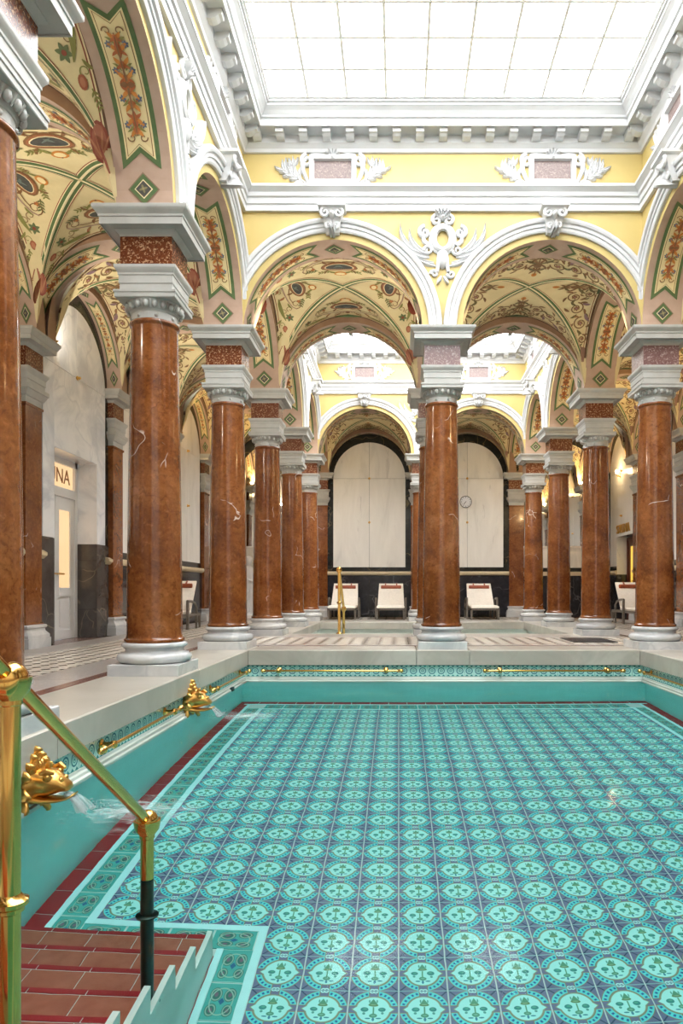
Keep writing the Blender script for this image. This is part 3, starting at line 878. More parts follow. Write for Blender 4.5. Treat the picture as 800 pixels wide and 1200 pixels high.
# ================================================================== BUILD: structure
arcade('wall_arcade_far', 'yellow arcade wall with two white arches at the far end of the large pool', 2, XL, 3.333, 0)
arcade('wall_arcade_left', 'yellow arcade wall along the left side of the large pool', 4, XL, -0.667, pi / 2)
arcade('wall_arcade_right', 'yellow arcade wall along the right side of the large pool', 4, XR, 3.333, -pi / 2)
arcade('wall_arcade_near', 'yellow arcade wall at the near end of the large pool', 2, XR, -0.667, pi)
arcade('wall_court_near', 'yellow arcade wall on the near side of the small pool court', 2, XR, 4.333, pi)
arcade('wall_court_far', 'yellow arcade wall on the far side of the small pool court', 2, XL, 6.333, 0)
arcade('wall_court_left', 'yellow arcade wall on the left side of the small pool court', 2, XL, 4.333, pi / 2)
arcade('wall_court_right', 'yellow arcade wall on the right side of the small pool court', 2, XR, 6.333, -pi / 2)
light_well(1, XL + HW, XR - HW, -0.667 + HW, 3.333 - HW, 9, 21, 'large')
light_well(2, XL + HW, XR - HW, 4.333 + HW, 6.333 - HW, 9, 9, 'small')

# transverse ribs
for y in LINES:
    rib(-1.30, y, 0); rib(1.70, y, 0)
for x in (XL, XM, XR):
    rib(x, 3.833, pi / 2)
    rib(x, 6.83, pi / 2)
# ribs along the outer walls
WH = 0.045
for y in [-0.167 + k for k in range(7)]:
    rib(WL + WH, y, pi / 2, WH, 'painted wall arch over a marble panel'); rib(WR - WH, y, pi / 2, WH, 'painted wall arch over a marble panel')
for x in (-1.30, -0.3, 0.7, 1.70):
    rib(x, DB - WH, 0, WH, 'painted wall arch over a marble panel')
rib(WL + WH, 6.83, pi / 2, WH, 'painted wall arch over a marble panel'); rib(WR - WH, 6.83, pi / 2, WH, 'painted wall arch over a marble panel')

# vaults
AL = (WL + 2 * WH, XL - HW); AR = (XR + HW, WR - 2 * WH)
for k, y in enumerate(LINES[:-1]):
    kind = 'medallion' if k in (2, 3) else 'grotesque'
    vault(AL[0], AL[1], y + HW, y + 1 - HW, 'medallion' if k == 3 else kind, 'frescoed groin vault of the left aisle')
    vault(AR[0], AR[1], y + HW, y + 1 - HW, 'grotesque', 'frescoed groin vault of the right aisle')
vault(XL + HW, XM - HW, 3.333 + HW, 4.333 - HW, 'medallion', 'groin vault painted with dark medallions between the two pools')
vault(XM + HW, XR - HW, 3.333 + HW, 4.333 - HW, 'grotesque', 'groin vault painted with brown scrollwork between the two pools')
YB = (6.333 + HW, DB - 2 * WH)
vault(AL[0], AL[1], YB[0], YB[1], 'grotesque', 'frescoed groin vault in the far left corner')
vault(XL + HW, XM - HW, YB[0], YB[1], 'grotesque', 'groin vault with scrollwork before the left arched back panel')
vault(XM + HW, XR - HW, YB[0], YB[1], 'grotesque', 'groin vault with scrollwork before the clock panel')
vault(AR[0], AR[1], YB[0], YB[1], 'grotesque', 'frescoed groin vault in the far right corner')

# ------------------------------------------------------------------ outer walls
PC, PR = 1.414, 0.368            # centre height and radius of the arched marble panels
def slab(poly, y0, y1, name, mat):
    m = MB(); n = len(poly)
    m.add([(x, y0, z) for x, z in poly] + [(x, y1, z) for x, z in poly],
          [tuple(range(n)), tuple(range(2 * n - 1, n - 1, -1))] + [(i, n + i, n + (i + 1) % n, (i + 1) % n) for i in range(n)])
    return m.mesh(name, mat)
def quarter(sx, r=PR, z0=PC, g=0.0012, n=14):
    P = [(sx * g, z0)] + [(sx * max(g, r * sin(pi / 2 - pi / 2 * i / n)), z0 + r * cos(pi / 2 - pi / 2 * i / n)) for i in range(n + 1)]
    return P if sx < 0 else P[::-1]
def rect(x0, x1, z0, z1): return [(x0, z0), (x1, z0), (x1, z1), (x0, z1)]
def boss_mesh():
    m = MB(); m.loft([[(r * cos(2 * pi * i / 14), -y, r * sin(2 * pi * i / 14)) for i in range(14)] for r, y in ((0.010, 0), (0.012, 0.004), (0.008, 0.008), (0.006, 0.010), (0.008, 0.014), (0.007, 0.019), (0.002, 0.022))])
    return m.mesh('boss', 'brass_old', True)
def panel_bay(w, cx, width, mat='panel_marble', dado='dado_black', kind='panel', studs=True, rz=0):
    e = width / 2 - 0.075
    if kind in ('panel', 'door_left', 'door_right'):
        for sx in (-1, 1):
            link('marble_slab', cached(('q', sx, mat), lambda: slab(quarter(sx), -0.006, 0.0, 'marble_slab', mat)), w, (cx, 0, 0))
    if kind == 'panel':
        for sx in (-1, 1):
            a, b = sorted((sx * 0.0012, sx * PR))
            link('marble_slab', cached(('l', sx, mat), lambda: slab(rect(a, b, 0.507, PC - 0.0024), -0.006, 0, 'marble_slab', mat)), w, (cx, 0, 0))
            a, b = sorted((sx * 0.0012, sx * e))
            link('dado_slab', slab(rect(a, b, 0.02, 0.424), -0.008, 0, 'dado_slab', dado), w, (cx, 0, 0))
        def rl():
            m = MB(); m.loft([[(-e, 0, z), (e, 0, z), (e, -o, z), (-e, -o, z)] for o, z in ((0.010, 0.424), (0.022, 0.428), (0.030, 0.440), (0.030, 0.452), (0.024, 0.462), (0.008, 0.464))]); return m.mesh('rail', 'rail_beige')
        link('rail', cached(('rail', width), rl), w, (cx, 0, 0), label='beige stone rail')
    if studs and kind != 'mirror':
        for z in (PC, 0.965):
            if kind == 'panel' or z == PC: link('boss', cached('boss', boss_mesh), w, (cx, -0.006, z), label='small brass boss')
def backing(runs, z1, mat, name, holes=()):
    """runs of wall along local x; holes = (x0, x1, height)"""
    m = MB(); x = runs[0]
    for h0, h1, hz in sorted(holes):
        m.box(x, h0, 0, 0.20, -0.01, z1); m.box(h0, h1, 0, 0.20, hz, z1); x = h1
    m.box(x, runs[1], 0, 0.20, -0.01, z1)
    return m.mesh(name, mat)

ZT = 1.97
# left wall: local x = world y - LINES[0]
wl = struct('wall_left', backing((0, DB + 0.667), ZT, 'frame_black', 'wall_left', [(3.58 + 0.667, 4.09 + 0.667, 0.998)]), (WL, LINES[0], 0), pi / 2, 'long left wall of marble arched panels in black frames')
for k, y in enumerate(LINES):
    wd = 1.0 if k < 7 else DB - 6.333
    cx = y + 0.667 + wd / 2
    if k == 4:
        panel_bay(wl, cx, wd, 'blue_marble', 'dado_brown', 'door_left')
        d0, d1, h = 3.58 + 0.667 - cx, 4.09 + 0.667 - cx, 0.998
        for a, b, z0, z1, mt in ((-PR, d0, 0.535, PC - 0.002, 'blue_marble'), (d1, PR, 0.535, PC - 0.002, 'blue_marble'), (d0, d1, h, PC - 0.002, 'blue_marble'),
                                 (-PR - 0.05, d0, 0.0, 0.533, 'dado_brown'), (d1, PR + 0.05, 0.0, 0.44, 'dado_brown'), (d1, PR + 0.05, 0.442, 0.533, 'dado_brown')):
            link('marble_slab', slab(rect(a, b, z0, z1), -0.006, 0, 'marble_slab', mt), wl, (cx, 0, 0))
        for z0, z1, mt in ((0.0, 0.16, 'dado_brown'), (0.162, 0.44, 'dado_brown'), (0.442, 0.533, 'dado_brown'), (0.535, h, 'blue_marble')):
            for xx, s_ in ((d0, 1), (d1, -1)):
                m = MB(); m.box(min(xx, xx + s_ * 0.004), max(xx, xx + s_ * 0.004), -0.005, 0.126, z0, z1)
                link('jamb_slab', m.mesh('jamb_slab', mt), wl, (cx, 0, 0))
        m = MB(); m.box(d0, d1, -0.005, 0.126, h - 0.004, h); link('head_slab', m.mesh('head_slab', 'blue_marble'), wl, (cx, 0, 0))
        for a, b in ((-0.425, -0.37), (0.37, 0.425)):
            m = MB(); m.loft([[(a, 0, z), (b, 0, z), (b, -o, z), (a, -o, z)] for o, z in ((0.012, 0.424), (0.03, 0.44), (0.03, 0.454), (0.01, 0.466))]); link('rail', m.mesh('rail', 'rail_beige'), wl, (cx, 0, 0))
    else:
        panel_bay(wl, cx, wd)
# right wall: local x = DB - world y
wr = struct('wall_right', backing((0, DB + 0.667), ZT, 'frame_black', 'wall_right', [(DB - 6.96, DB - 6.45, 0.79)]), (WR, DB, 0), -pi / 2, 'long right wall of marble arched panels in black frames')
for k, y in enumerate(LINES):
    wd = 1.0 if k < 7 else DB - 6.333
    cx = DB - y - wd / 2
    if k == 7:
        panel_bay(wr, cx, wd, 'panel_marble', 'dado_black', 'door_right')
        d0, d1, h = DB - 6.96 - cx, DB - 6.45 - cx, 0.79
        for a, b, z0, z1, mt in ((-PR, d0, 0.507, PC - 0.002, 'panel_marble'), (d1, PR, 0.507, PC - 0.002, 'panel_marble'), (d0, d1, h, PC - 0.002, 'panel_marble'), (-PR - 0.03, d0, 0.0, 0.424, 'dado_black'), (d1, PR + 0.03, 0, 0.424, 'dado_black')):
            link('marble_slab', slab(rect(a, b, z0, z1), -0.006, 0, 'marble_slab', mt), wr, (cx, 0, 0))
        for a, b in ((-PR - 0.03, d0), (d1, PR + 0.03)):
            m = MB(); m.loft([[(a, 0, z), (b, 0, z), (b, -o, z), (a, -o, z)] for o, z in ((0.012, 0.424), (0.03, 0.44), (0.03, 0.454), (0.01, 0.466))]); link('rail', m.mesh('rail', 'rail_beige'), wr, (cx, 0, 0))
        for xx, s_ in ((d0, 1), (d1, -1)):
            for z0, z1, mt in ((0, 0.424, 'dado_black'), (0.426, h, 'panel_marble')):
                m = MB(); m.box(min(xx, xx + s_ * 0.004), max(xx, xx + s_ * 0.004), -0.005, 0.11, z0, z1); link('jamb_slab', m.mesh('jamb_slab', mt), wr, (cx, 0, 0))
        link('boss', cached('boss', boss_mesh), wr, (cx, -0.006, 0.985))
    else:
        panel_bay(wr, cx, wd)
# back wall: local x = world x - WL
wb = struct('wall_far', backing((0, WR - WL), ZT, 'frame_black', 'wall_far'), (WL, DB, 0), 0, 'back wall of arched marble panels behind the small pool')
panel_bay(wb, XL - WL + 0.5, 1.0); panel_bay(wb, XM - WL + 0.5, 1.0)
for cx in ((XL - WL) / 2, XR - WL + (WR - XR) / 2):     # mirrored corner bays above a marble parapet
    P = [(-0.36, 0.72), (0.36, 0.72)] + [(0.36 * cos(pi * i / 24), PC + 0.36 * sin(pi * i / 24)) for i in range(25)]
    link('mirror', slab(P, -0.004, 0, 'mirror', 'mirror'), wb, (cx, 0, 0), label='tall arched wall mirror')
    for a, b, z0, z1, o, mt in ((-0.40, 0.40, 0.50, 0.70, 0.03, 'panel_marble'), (-0.40, 0.40, 0.70, 0.72, 0.045, 'panel_marble'), (-0.40, 0.40, 0.42, 0.46, 0.03, 'rail_beige'), (-0.40, -0.002, 0, 0.42, 0.008, 'dado_black'), (0.002, 0.40, 0, 0.42, 0.008, 'dado_black')):
        link('parapet_slab', slab(rect(a, b, z0, z1), -o, 0, 'parapet_slab', mt), wb, (cx, 0, 0))
m = MB(); m.box(WL - 0.2, WR + 0.2, -0.76, -0.70, -0.01, 2.4)
struct('wall_near', m.mesh('wall_near', 'panel_marble'), label='plain wall at the near end of the hall')

# doors
def door(name, lab, width, height, wood, glass, transom, word=None, wcol='letter_brown'):
    """local x across, y = 0 the face turned to the room (towards -y)"""
    d = empty(name, kind='structure', label=lab)
    hw = width / 2
    def fr(name, x0, x1, z0, z1, t, mt, y0=0.0, par=d, lab=None):
        m = MB(); m.box(x0, x1, y0 - t, y0, z0, z1); return link(name, m.mesh(name, mt), par, label=lab)
    zt = height - transom if transom else height
    fr('door_frame', -hw, -hw + 0.03, 0, height, 0.02, wood); fr('door_frame', hw - 0.03, hw, 0, height, 0.02, wood); fr('door_frame', -hw, hw, height - 0.03, height, 0.02, wood)
    if transom:
        fr('transom_bar', -hw, hw, zt - 0.02, zt + 0.03, 0.022, wood)
        g = fr('transom_glass', -hw + 0.03, hw - 0.03, zt + 0.03, height - 0.03, 0.004, glass)
        if word:
            cu = bpy.data.curves.new('letters', 'FONT'); cu.body = word; cu.size = 0.115 * S; cu.align_x = 'CENTER'; cu.extrude = 0.001 * S
            tmp = bpy.data.objects.new('tmp', cu); COL.objects.link(tmp)
            me = bpy.data.meshes.new_from_object(tmp.evaluated_get(bpy.context.evaluated_depsgraph_get())); bpy.data.objects.remove(tmp)
            me.materials.clear(); me.materials.append(MATS[wcol])
            link('letters', me, d, (0, -0.006, (zt + height) / 2 - 0.036), rot=(pi / 2, 0, 0))
    for sx in (-1, 1):          # two leaves
        a, b = sorted((sx * 0.002, sx * (hw - 0.03)))
        lf = link('door_leaf', None, d)
        st = 0.045
        fr('stile', a, a + st, 0, zt - 0.02, 0.012, wood, par=lf); fr('stile', b - st, b, 0, zt - 0.02, 0.012, wood, par=lf)
        fr('stile', a + st, b - st, zt - 0.09, zt - 0.02, 0.012, wood, par=lf); fr('stile', a + st, b - st, 0, 0.05, 0.012, wood, par=lf); fr('stile', a + st, b - st, 0.235, 0.285, 0.016, wood, par=lf)
        fr('door_panel', a + st, b - st, 0.05, 0.235, 0.006, wood, par=lf)
        m = MB(); m.box(a + st + 0.015, b - st - 0.015, -0.010, -0.005, 0.07, 0.215); link('raised_panel', m.mesh('raised_panel', wood), lf)
        fr('pane', a + st, b - st, 0.285, zt - 0.09, 0.004, glass, par=lf)
        m = MB(); hx = a + 0.02 if sx > 0 else b - 0.02
        m.tube([(hx, -0.012, 0.36), (hx, -0.03, 0.36), (hx + sx * 0.04, -0.032, 0.36)], 0.005, 8); link('handle', m.mesh('handle', 'brass_old', True), lf, label='brass door handle')
    return d
dl = door('door_1', 'white glazed double door glowing warm under a SAUNA transom', 0.51, 0.994, 'door_white', 'lit_glass', 0.19, 'SAUNA')
dl.location = ((WL - 0.126) * S, 3.835 * S, 0); dl.rotation_euler = (0, 0, pi / 2)
dr = door('door_2', 'dark wooden glazed door in the far right doorway', 0.51, 0.786, 'door_wood', 'lit_yellow', 0)
dr.location = ((WR + 0.11) * S, 6.705 * S, 0); dr.rotation_euler = (0, 0, -pi / 2)
cu = bpy.data.curves.new('letters', 'FONT'); cu.body = 'SAUNA'; cu.size = 0.12 * S; cu.align_x = 'CENTER'; cu.extrude = 0.006 * S
tmp = bpy.data.objects.new('tmp', cu); COL.objects.link(tmp)
me = bpy.data.meshes.new_from_object(tmp.evaluated_get(bpy.context.evaluated_depsgraph_get())); bpy.data.objects.remove(tmp)
me.materials.clear(); me.materials.append(MATS['brass_old'])
sg = empty('sign', (WR - 0.006, 6.75, 0.82), -pi / 2, label='gold lettering reading SAUNA above the far right doorway', cat='sign')
link('letters', me, sg, (0, -0.006, 0.0), rot=(pi / 2, 0, 0))

# ------------------------------------------------------------------ columns
def col_meshes():
    d = {}
    m = MB(); m.box(-0.111, 0.111, -0.111, 0.111, 0, 0.036, bev=0.002); d['plinth'] = m.mesh('plinth', 'white_marble')
    m = MB()
    pr = [(0.100, 0.036)]
    for k in range(9): a = -pi / 2 + pi * k / 8; pr.append((0.101 + 0.0165 * cos(a), 0.0525 + 0.0160 * sin(a)))
    pr += [(0.096, 0.0700), (0.092, 0.0745), (0.091, 0.079), (0.094, 0.0835), (0.096, 0.0845)]
    for k in range(7): a = -pi / 2 + pi * k / 6; pr.append((0.093 + 0.0105 * cos(a), 0.0935 + 0.0085 * sin(a)))
    pr += [(0.09, 0.1025)]
    m.lathe(pr, 48); d['base'] = m.mesh('base', 'white_marble', True, angle=50)
    m = MB(); pr = [(0.0945, 0.102), (0.0955, 0.104), (0.0955, 0.111), (0.0945, 0.1125), (0.0905, 0.114), (0.0885, 0.119), (0.0872, 0.127)]
    for k in range(1, 17):
        t = k / 16; pr.append((0.0872 - 0.0142 * (t ** 1.5), 0.127 + (1.118 - 0.127) * t))
    pr += [(0.0735, 1.122), (0.0775, 1.125), (0.0790, 1.129), (0.0790, 1.132), (0.0770, 1.136), (0.0735, 1.137)]
    m.lathe(pr, 56); d['shaft'] = m.mesh('shaft', 'red_marble', True, angle=50)
    m = MB()
    m.lathe([(0.0725, 1.136), (0.0725, 1.160), (0.0745, 1.162), (0.0745, 1.166), (0.0755, 1.168), (0.082, 1.178), (0.091, 1.190), (0.092, 1.195)], 48)
    m.square([(0.094, 1.194), (0.0955, 1.196), (0.0955, 1.208), (0.098, 1.210), (0.098, 1.217), (0.084, 1.218)])
    d['capital'] = m.mesh('capital', 'cap_stone', True, angle=30)
    m = MB()
    for k in range(20):
        a = 2 * pi * k / 20
        m.ball((0.0845 * cos(a), 0.0845 * sin(a), 1.180), 0.0095, 8, 6, sc=(1, 1, 1.35))
        a += pi / 20; m.tube([(0.080 * cos(a), 0.080 * sin(a), 1.168), (0.0925 * cos(a), 0.0925 * sin(a), 1.190)], [0.002, 0.0035], 5)
    d['egg_and_dart'] = m.mesh('egg_and_dart', 'cap_stone', True)
    m = MB()
    for k in range(8):
        a = 2 * pi * k / 8 + pi / 8
        m.ball((0.0725 * cos(a), 0.0725 * sin(a), 1.148), 0.006, 8, 6)
    d['rosettes'] = m.mesh('rosette', 'cap_stone', True)
    m = MB(); m.square([(0.083, 1.217), (0.083, 1.240), (0.0855, 1.242), (0.0855, 1.266), (0.088, 1.268), (0.088, 1.274), (0.0915, 1.280), (0.0965, 1.287), (0.097, 1.290), (0.097, 1.297), (0.08, 1.298)])
    d['architrave'] = m.mesh('architrave', 'cap_stone', True, angle=30)
    for nm, fm in (('granite_red', 'granite_red'), ('granite_pink', 'granite_pink')):
        m = MB(); m.box(-0.082, 0.082, -0.082, 0.082, 1.297, 1.394); d['frieze_' + nm] = m.mesh('frieze_block', fm)
    m = MB(); m.box(-0.081, 0.081, -0.081, 0.081, 1.297, 1.394)
    d['frieze_white'] = m.mesh('frieze_block', 'cap_stone')
    m = MB(); m.box(-0.0815, 0.0815, -0.0825, 0.0825, 1.299, 1.392); d['frieze_panel'] = m.mesh('granite_panel', 'granite_red')
    m = MB(); m.box(-0.0815, 0.0815, -0.0825, 0.0825, 1.299, 1.392); d['frieze_panel_pink'] = m.mesh('granite_panel', 'granite_pink')
    m = MB(); m.square([(0.083, 1.390), (0.083, 1.395), (0.090, 1.402), (0.096, 1.406), (0.097, 1.409), (0.126, 1.411), (0.126, 1.407), (0.129, 1.407), (0.129, 1.428), (0.132, 1.430), (0.132, 1.437), (0.138, 1.444), (0.145, 1.450), (0.1465, 1.453), (0.1465, 1.462), (0.10, 1.463)])
    d['impost'] = m.mesh('impost', 'cap_stone', True, angle=30)
    return d
CM = col_meshes()
def column(x, y, label, frieze='granite_red', group='red marble columns of the hall'):
    c = empty('column', (x, y, 0), label=label, cat='column', group=group)
    link('plinth', CM['plinth'], c); link('base', CM['base'], c); link('shaft', CM['shaft'], c, label='polished red-brown marble shaft')
    cp = link('capital', CM['capital'], c); link('egg_and_dart', CM['egg_and_dart'], cp); link('rosettes', CM['rosettes'], cp)
    link('architrave', CM['architrave'], c)
    if frieze.startswith('side'):
        f = link('frieze_block', CM['frieze_white'], c); link('granite_panel', CM['frieze_panel' + ('_pink' if 'pink' in frieze else '')], f, label='speckled granite face')
    else: link('frieze_block', CM['frieze_' + frieze], c, label='speckled red granite block')
    link('impost', CM['impost'], c)
ORD = {0.333: 'beside the head of the brass handrail', 1.333: 'behind the nearer gilded spout and handrail post', 2.333: 'above the farther gilded spout, standing free on the coping'}
column(XL, 0.333, 'red marble column on the left coping beside the pool steps')
column(XL, 1.333, 'red marble column on the left coping above the nearer gilded spout')
column(XL, 2.333, 'red marble column on the left coping above the farther gilded spout')
column(XL, 3.333, 'red marble corner column where the left and far pool copings meet', 'side_red')
column(XM, 3.333, 'red marble column alone in the middle of the far pool coping', 'granite_pink')
column(XR, 3.333, 'red marble corner column where the right and far pool copings meet', 'side_pink')
for d in (0.333, 1.333, 2.333): column(XR, d, 'red marble column on the right coping of the large pool')
column(XL, 4.333, 'red marble column at the near left corner of the small pool')
column(XM, 4.333, 'red marble column in the middle of the small pool near edge')
column(XR, 4.333, 'red marble column at the near right corner of the small pool beside the floor grate')
column(XL, 5.333, 'red marble column halfway along the left edge of the small pool')
column(XR, 5.333, 'red marble column halfway along the right edge of the small pool')
column(XL, 6.333, 'red marble column at the far left corner of the small pool beside a lounger')
column(XM, 6.333, 'red marble column in the middle of the small pool far edge between loungers')
column(XR, 6.333, 'red marble column at the far right corner of the small pool')

# ------------------------------------------------------------------ pilasters
def pil_meshes():
    d = {}
    def pr(prof, name, mat):
        m = MB(); m.loft([[(-0.075 - e, 0, z), (-0.075 - e, -0.030 - e, z), (0.075 + e, -0.030 - e, z), (0.075 + e, 0, z)] for e, z in prof]); return m.mesh(name, mat)
    d['base'] = pr([(0.030, 0), (0.030, 0.045), (0.026, 0.047), (0.026, 0.060), (0.020, 0.068), (0.012, 0.078), (0.010, 0.090), (0.016, 0.094), (0.018, 0.102), (0.014, 0.108), (0.002, 0.110)], 'base', 'white_marble')
    d['shaft'] = pr([(0.006, 0.109), (0.006, 0.114), (0.0, 0.120), (0.0, 1.122), (0.006, 1.126), (0.006, 1.136), (0, 1.137)], 'shaft', 'red_marble')
    d['capital'] = pr([(0.0, 1.136), (0.001, 1.166), (0.008, 1.170), (0.018, 1.190), (0.020, 1.196), (0.024, 1.198), (0.024, 1.217), (0.010, 1.218), (0.010, 1.242), (0.013, 1.244), (0.013, 1.270), (0.020, 1.282), (0.024, 1.290), (0.024, 1.297), (0.004, 1.298)], 'capital', 'cap_stone')
    d['frieze'] = pr([(0.004, 1.297), (0.004, 1.394)], 'frieze_block', 'granite_red')
    d['impost'] = pr([(0.005, 1.392), (0.012, 1.402), (0.018, 1.408), (0.046, 1.411), (0.049, 1.409), (0.049, 1.428), (0.052, 1.431), (0.060, 1.446), (0.064, 1.452), (0.064, 1.462), (0, 1.463)], 'impost', 'cap_stone')
    return d
PM = pil_meshes()
def pilaster(x, y, rz, label):
    p = empty('pilaster', (x, y, 0), rz, label=label, cat='pilaster', group='red marble wall pilasters')
    for k in ('base', 'shaft', 'capital', 'frieze', 'impost'): link('frieze_block' if k == 'frieze' else k, PM[k], p)
for y, t in ((1.333, 'on the left wall one bay before the SAUNA door'), (2.333, 'on the left wall, first pilaster before the black panel frame'), (3.333, 'on the near side of the SAUNA door'), (4.333, 'on the far side of the SAUNA door'), (5.333, 'on the left wall behind a lounger'), (6.333, 'on the left wall near the marble statue')):
    pilaster(WL, y, pi / 2, 'flat red marble pilaster ' + t)
for y, t in ((2.333, 'on the right wall beside the large pool'), (3.333, 'on the right wall opposite the far pool coping'), (4.333, 'on the right wall before the lounger'), (5.333, 'on the right wall beside the lounger'), (6.333, 'on the right wall beside the far doorway')):
    pilaster(WR, y, -pi / 2, 'flat red marble pilaster ' + t)
for x, t in ((XL, 'left of the two loungers on the back wall'), (XM, 'between the two arched back panels'), (XR, 'right of the clock panel on the back wall')):
    pilaster(x, DB, 0, 'flat red marble pilaster ' + t)

# ------------------------------------------------------------------ floors and copings
CI = (-0.68, 1.09, 0.32, 3.21); CO = (-0.925, 1.325, 0.08, 3.45)      # large pool coping: inner, outer
DI = (-0.67, 1.07, 4.43, 6.07); DO = (-0.925, 1.325, 4.21, 6.47)      # small pool coping
fm = MB()
X0, X1 = WL - 0.2, WR + 0.2
for x0, x1, y0, y1 in ((X0, X1, -0.76, CO[2]), (X0, CO[0], CO[2], DB + 0.1), (CO[1], X1, CO[2], DB + 0.1), (CO[0], CO[1], CO[3], DO[2]), (CO[0], CO[1], DO[3], DB + 0.1)):
    fm.box(x0, x1, y0, y1, -0.05, -0.0022)
fl = struct('floor', fm.mesh('floor', 'floor_dark'), label='stone floor of the aisles with octagon tiles and granite bands')
def strip(x0, x1, y0, y1, mat, name='floor_band', n=1, along='y'):
    L = (y1 - y0 if along == 'y' else x1 - x0) / n; g = 0.0012
    for k in range(n):
        m = MB()
        if along == 'y': m.box(x0, x1, y0 + k * L + g, y0 + (k + 1) * L - g, -0.0022, 0)
        else: m.box(x0 + k * L + g, x0 + (k + 1) * L - g, y0, y1, -0.0022, 0)
        link(name, m.mesh(name, mat), fl)
def octagons(x0, x1, y0, y1, pitch=0.0633):
    m = MB(); nx = round((x1 - x0) / pitch); ny = round((y1 - y0) / pitch); px, py = (x1 - x0) / nx, (y1 - y0) / ny
    h = 0.5 * 0.97; c = 0.27
    for i in range(nx):
        for j in range(ny):
            cx, cy_ = x0 + (i + 0.5) * px, y0 + (j + 0.5) * py
            P = [(cx + a * px, cy_ + b * py, 0.0) for a, b in ((-h + c, -h), (h - c, -h), (h, -h + c), (h, h - c), (h - c, h), (-h + c, h), (-h, h - c), (-h, -h + c))]
            m.add(P, [tuple(range(8))])
    link('octagon_tiles', m.mesh('octagon_tiles', 'floor_cream'), fl, kind='stuff', label='small cream octagon floor tiles with dark dots')
for s_ in (0, 1):
    f = (lambda x: x) if s_ == 0 else (lambda x: 0.4 - x)
    def S2(a, b, *r, **k): strip(min(f(a), f(b)), max(f(a), f(b)), *r, **k)
    S2(-0.927, -0.965, -0.7, 6.9, 'floor_red', n=8); S2(-0.965, -1.14, -0.7, 6.9, 'floor_grey', n=8); S2(-1.52, -1.69, -0.7, 6.9, 'floor_grey', n=8)
    a, b = sorted((f(-1.14), f(-1.52))); octagons(a, b, -0.1, 6.9)
strip(CO[0], CO[1], 3.452, 3.475, 'floor_red', n=4, along='x'); strip(CO[0], CO[1], 3.475, 3.54, 'floor_grey', n=4, along='x')
octagons(CO[0], CO[1], 3.54, 4.11, 0.076); strip(CO[0], CO[1], 4.11, 4.205, 'floor_grey', n=4, along='x')
strip(CO[0], CO[1], DO[3] + 0.002, 6.56, 'floor_grey', n=3, along='x'); octagons(CO[0], CO[1], 6.56, 7.2, 0.08)

def coping(idx, I, O, cuts_y, cuts_x, lab, zb):
    t = empty('trim_%d' % idx, ((I[0] + I[1]) / 2, (I[2] + I[3]) / 2, 0), kind='structure', label=lab)
    ox, oy = (I[0] + I[1]) / 2, (I[2] + I[3]) / 2; g = 0.0012
    def sl(x0, x1, y0, y1):
        m = MB(); m.box(x0 + g - ox, x1 - g - ox, y0 + g - oy, y1 - g - oy, zb, 0, bev=0.0035); link('coping_slab', m.mesh('coping_slab', 'coping_marble'), t)
    ys = [I[2]] + cuts_y + [I[3]]
    for a, b in zip(ys, ys[1:]):
        sl(O[0], I[0], a, b); sl(I[1], O[1], a, b)
    xs = [O[0], I[0]] + cuts_x + [I[1], O[1]]
    for a, b in zip(xs, xs[1:]):
        sl(a, b, I[3], O[3]); sl(a, b, O[2], I[2])
coping(5, CI, CO, [0.43, 1.42, 2.43], [0.08, 0.32], 'pale marble coping round the large pool', -0.068)
coping(6, DI, DO, [5.25], [0.08, 0.32], 'pale marble coping round the small pool', -0.06)

# ------------------------------------------------------------------ the large pool
x0, x1, y0, y1 = POOL
m = MB()
for a, b, c, d in ((x0 - 0.15, x0, y0 - 0.15, y1 + 0.15), (x1, x1 + 0.15, y0 - 0.15, y1 + 0.15), (x0, x1, y0 - 0.15, y0), (x0, x1, y1, y1 + 0.15)):
    m.box(a, b, c, d, FLOORZ - 0.05, -0.072)
pw = struct('wall_pool', m.mesh('wall_pool', 'tile_turquoise'), label='turquoise tiled walls of the large pool')
T = 0.0845
FZ0, FZ1 = -0.122, -0.070
def fr_tile():
    m = MB(); h = T / 2 - 0.0005
    m.add([(-h, -0.016, FZ0), (h, -0.016, FZ0), (h, -0.016, FZ1), (-h, -0.016, FZ1), (-h, 0, FZ0), (h, 0, FZ0), (h, 0, FZ1), (-h, 0, FZ1)],
          [(0, 1, 2, 3), (4, 0, 3, 7), (1, 5, 6, 2), (3, 2, 6, 7), (0, 4, 5, 1)], uvs=[[(0, 0), (1, 0), (1, 1), (0, 1)]] + [[(0, 0)] * 4] * 4)
    return m.mesh('tile', 'tile_frieze')
ft = fr_tile()
for k in range(int((x1 - x0) / T) + 1):
    x = x0 + (k + 0.5) * T
    if x < x1: link('tile', ft, pw, (x, y1, 0), 0)
for k in range(int((y1 - y0) / T)):
    y = y1 - (k + 0.5) * T
    link('tile', ft, pw, (x0, y, 0), pi / 2); link('tile', ft, pw, (x1, y, 0), -pi / 2)
LG = [(0.0, -0.121), (0.018, -0.121), (0.018, -0.128), (0.024, -0.130), (0.024, -0.137), (0.030, -0.139), (0.030, -0.156), (0.0, -0.165)]
link('ledge', rect_ring([(i, z) for i, z in LG], x0, x1, y0, y1).mesh('ledge', 'ledge_white'), pw, label='white ledge at the waterline')
m = MB(); m.box(-0.018, 0.018, -0.034, 0.002, -0.158, -0.130)
link('overflow', m.mesh('overflow', 'dark_hole'), pw, (x0, 2.93, 0), pi / 2, label='dark overflow opening')

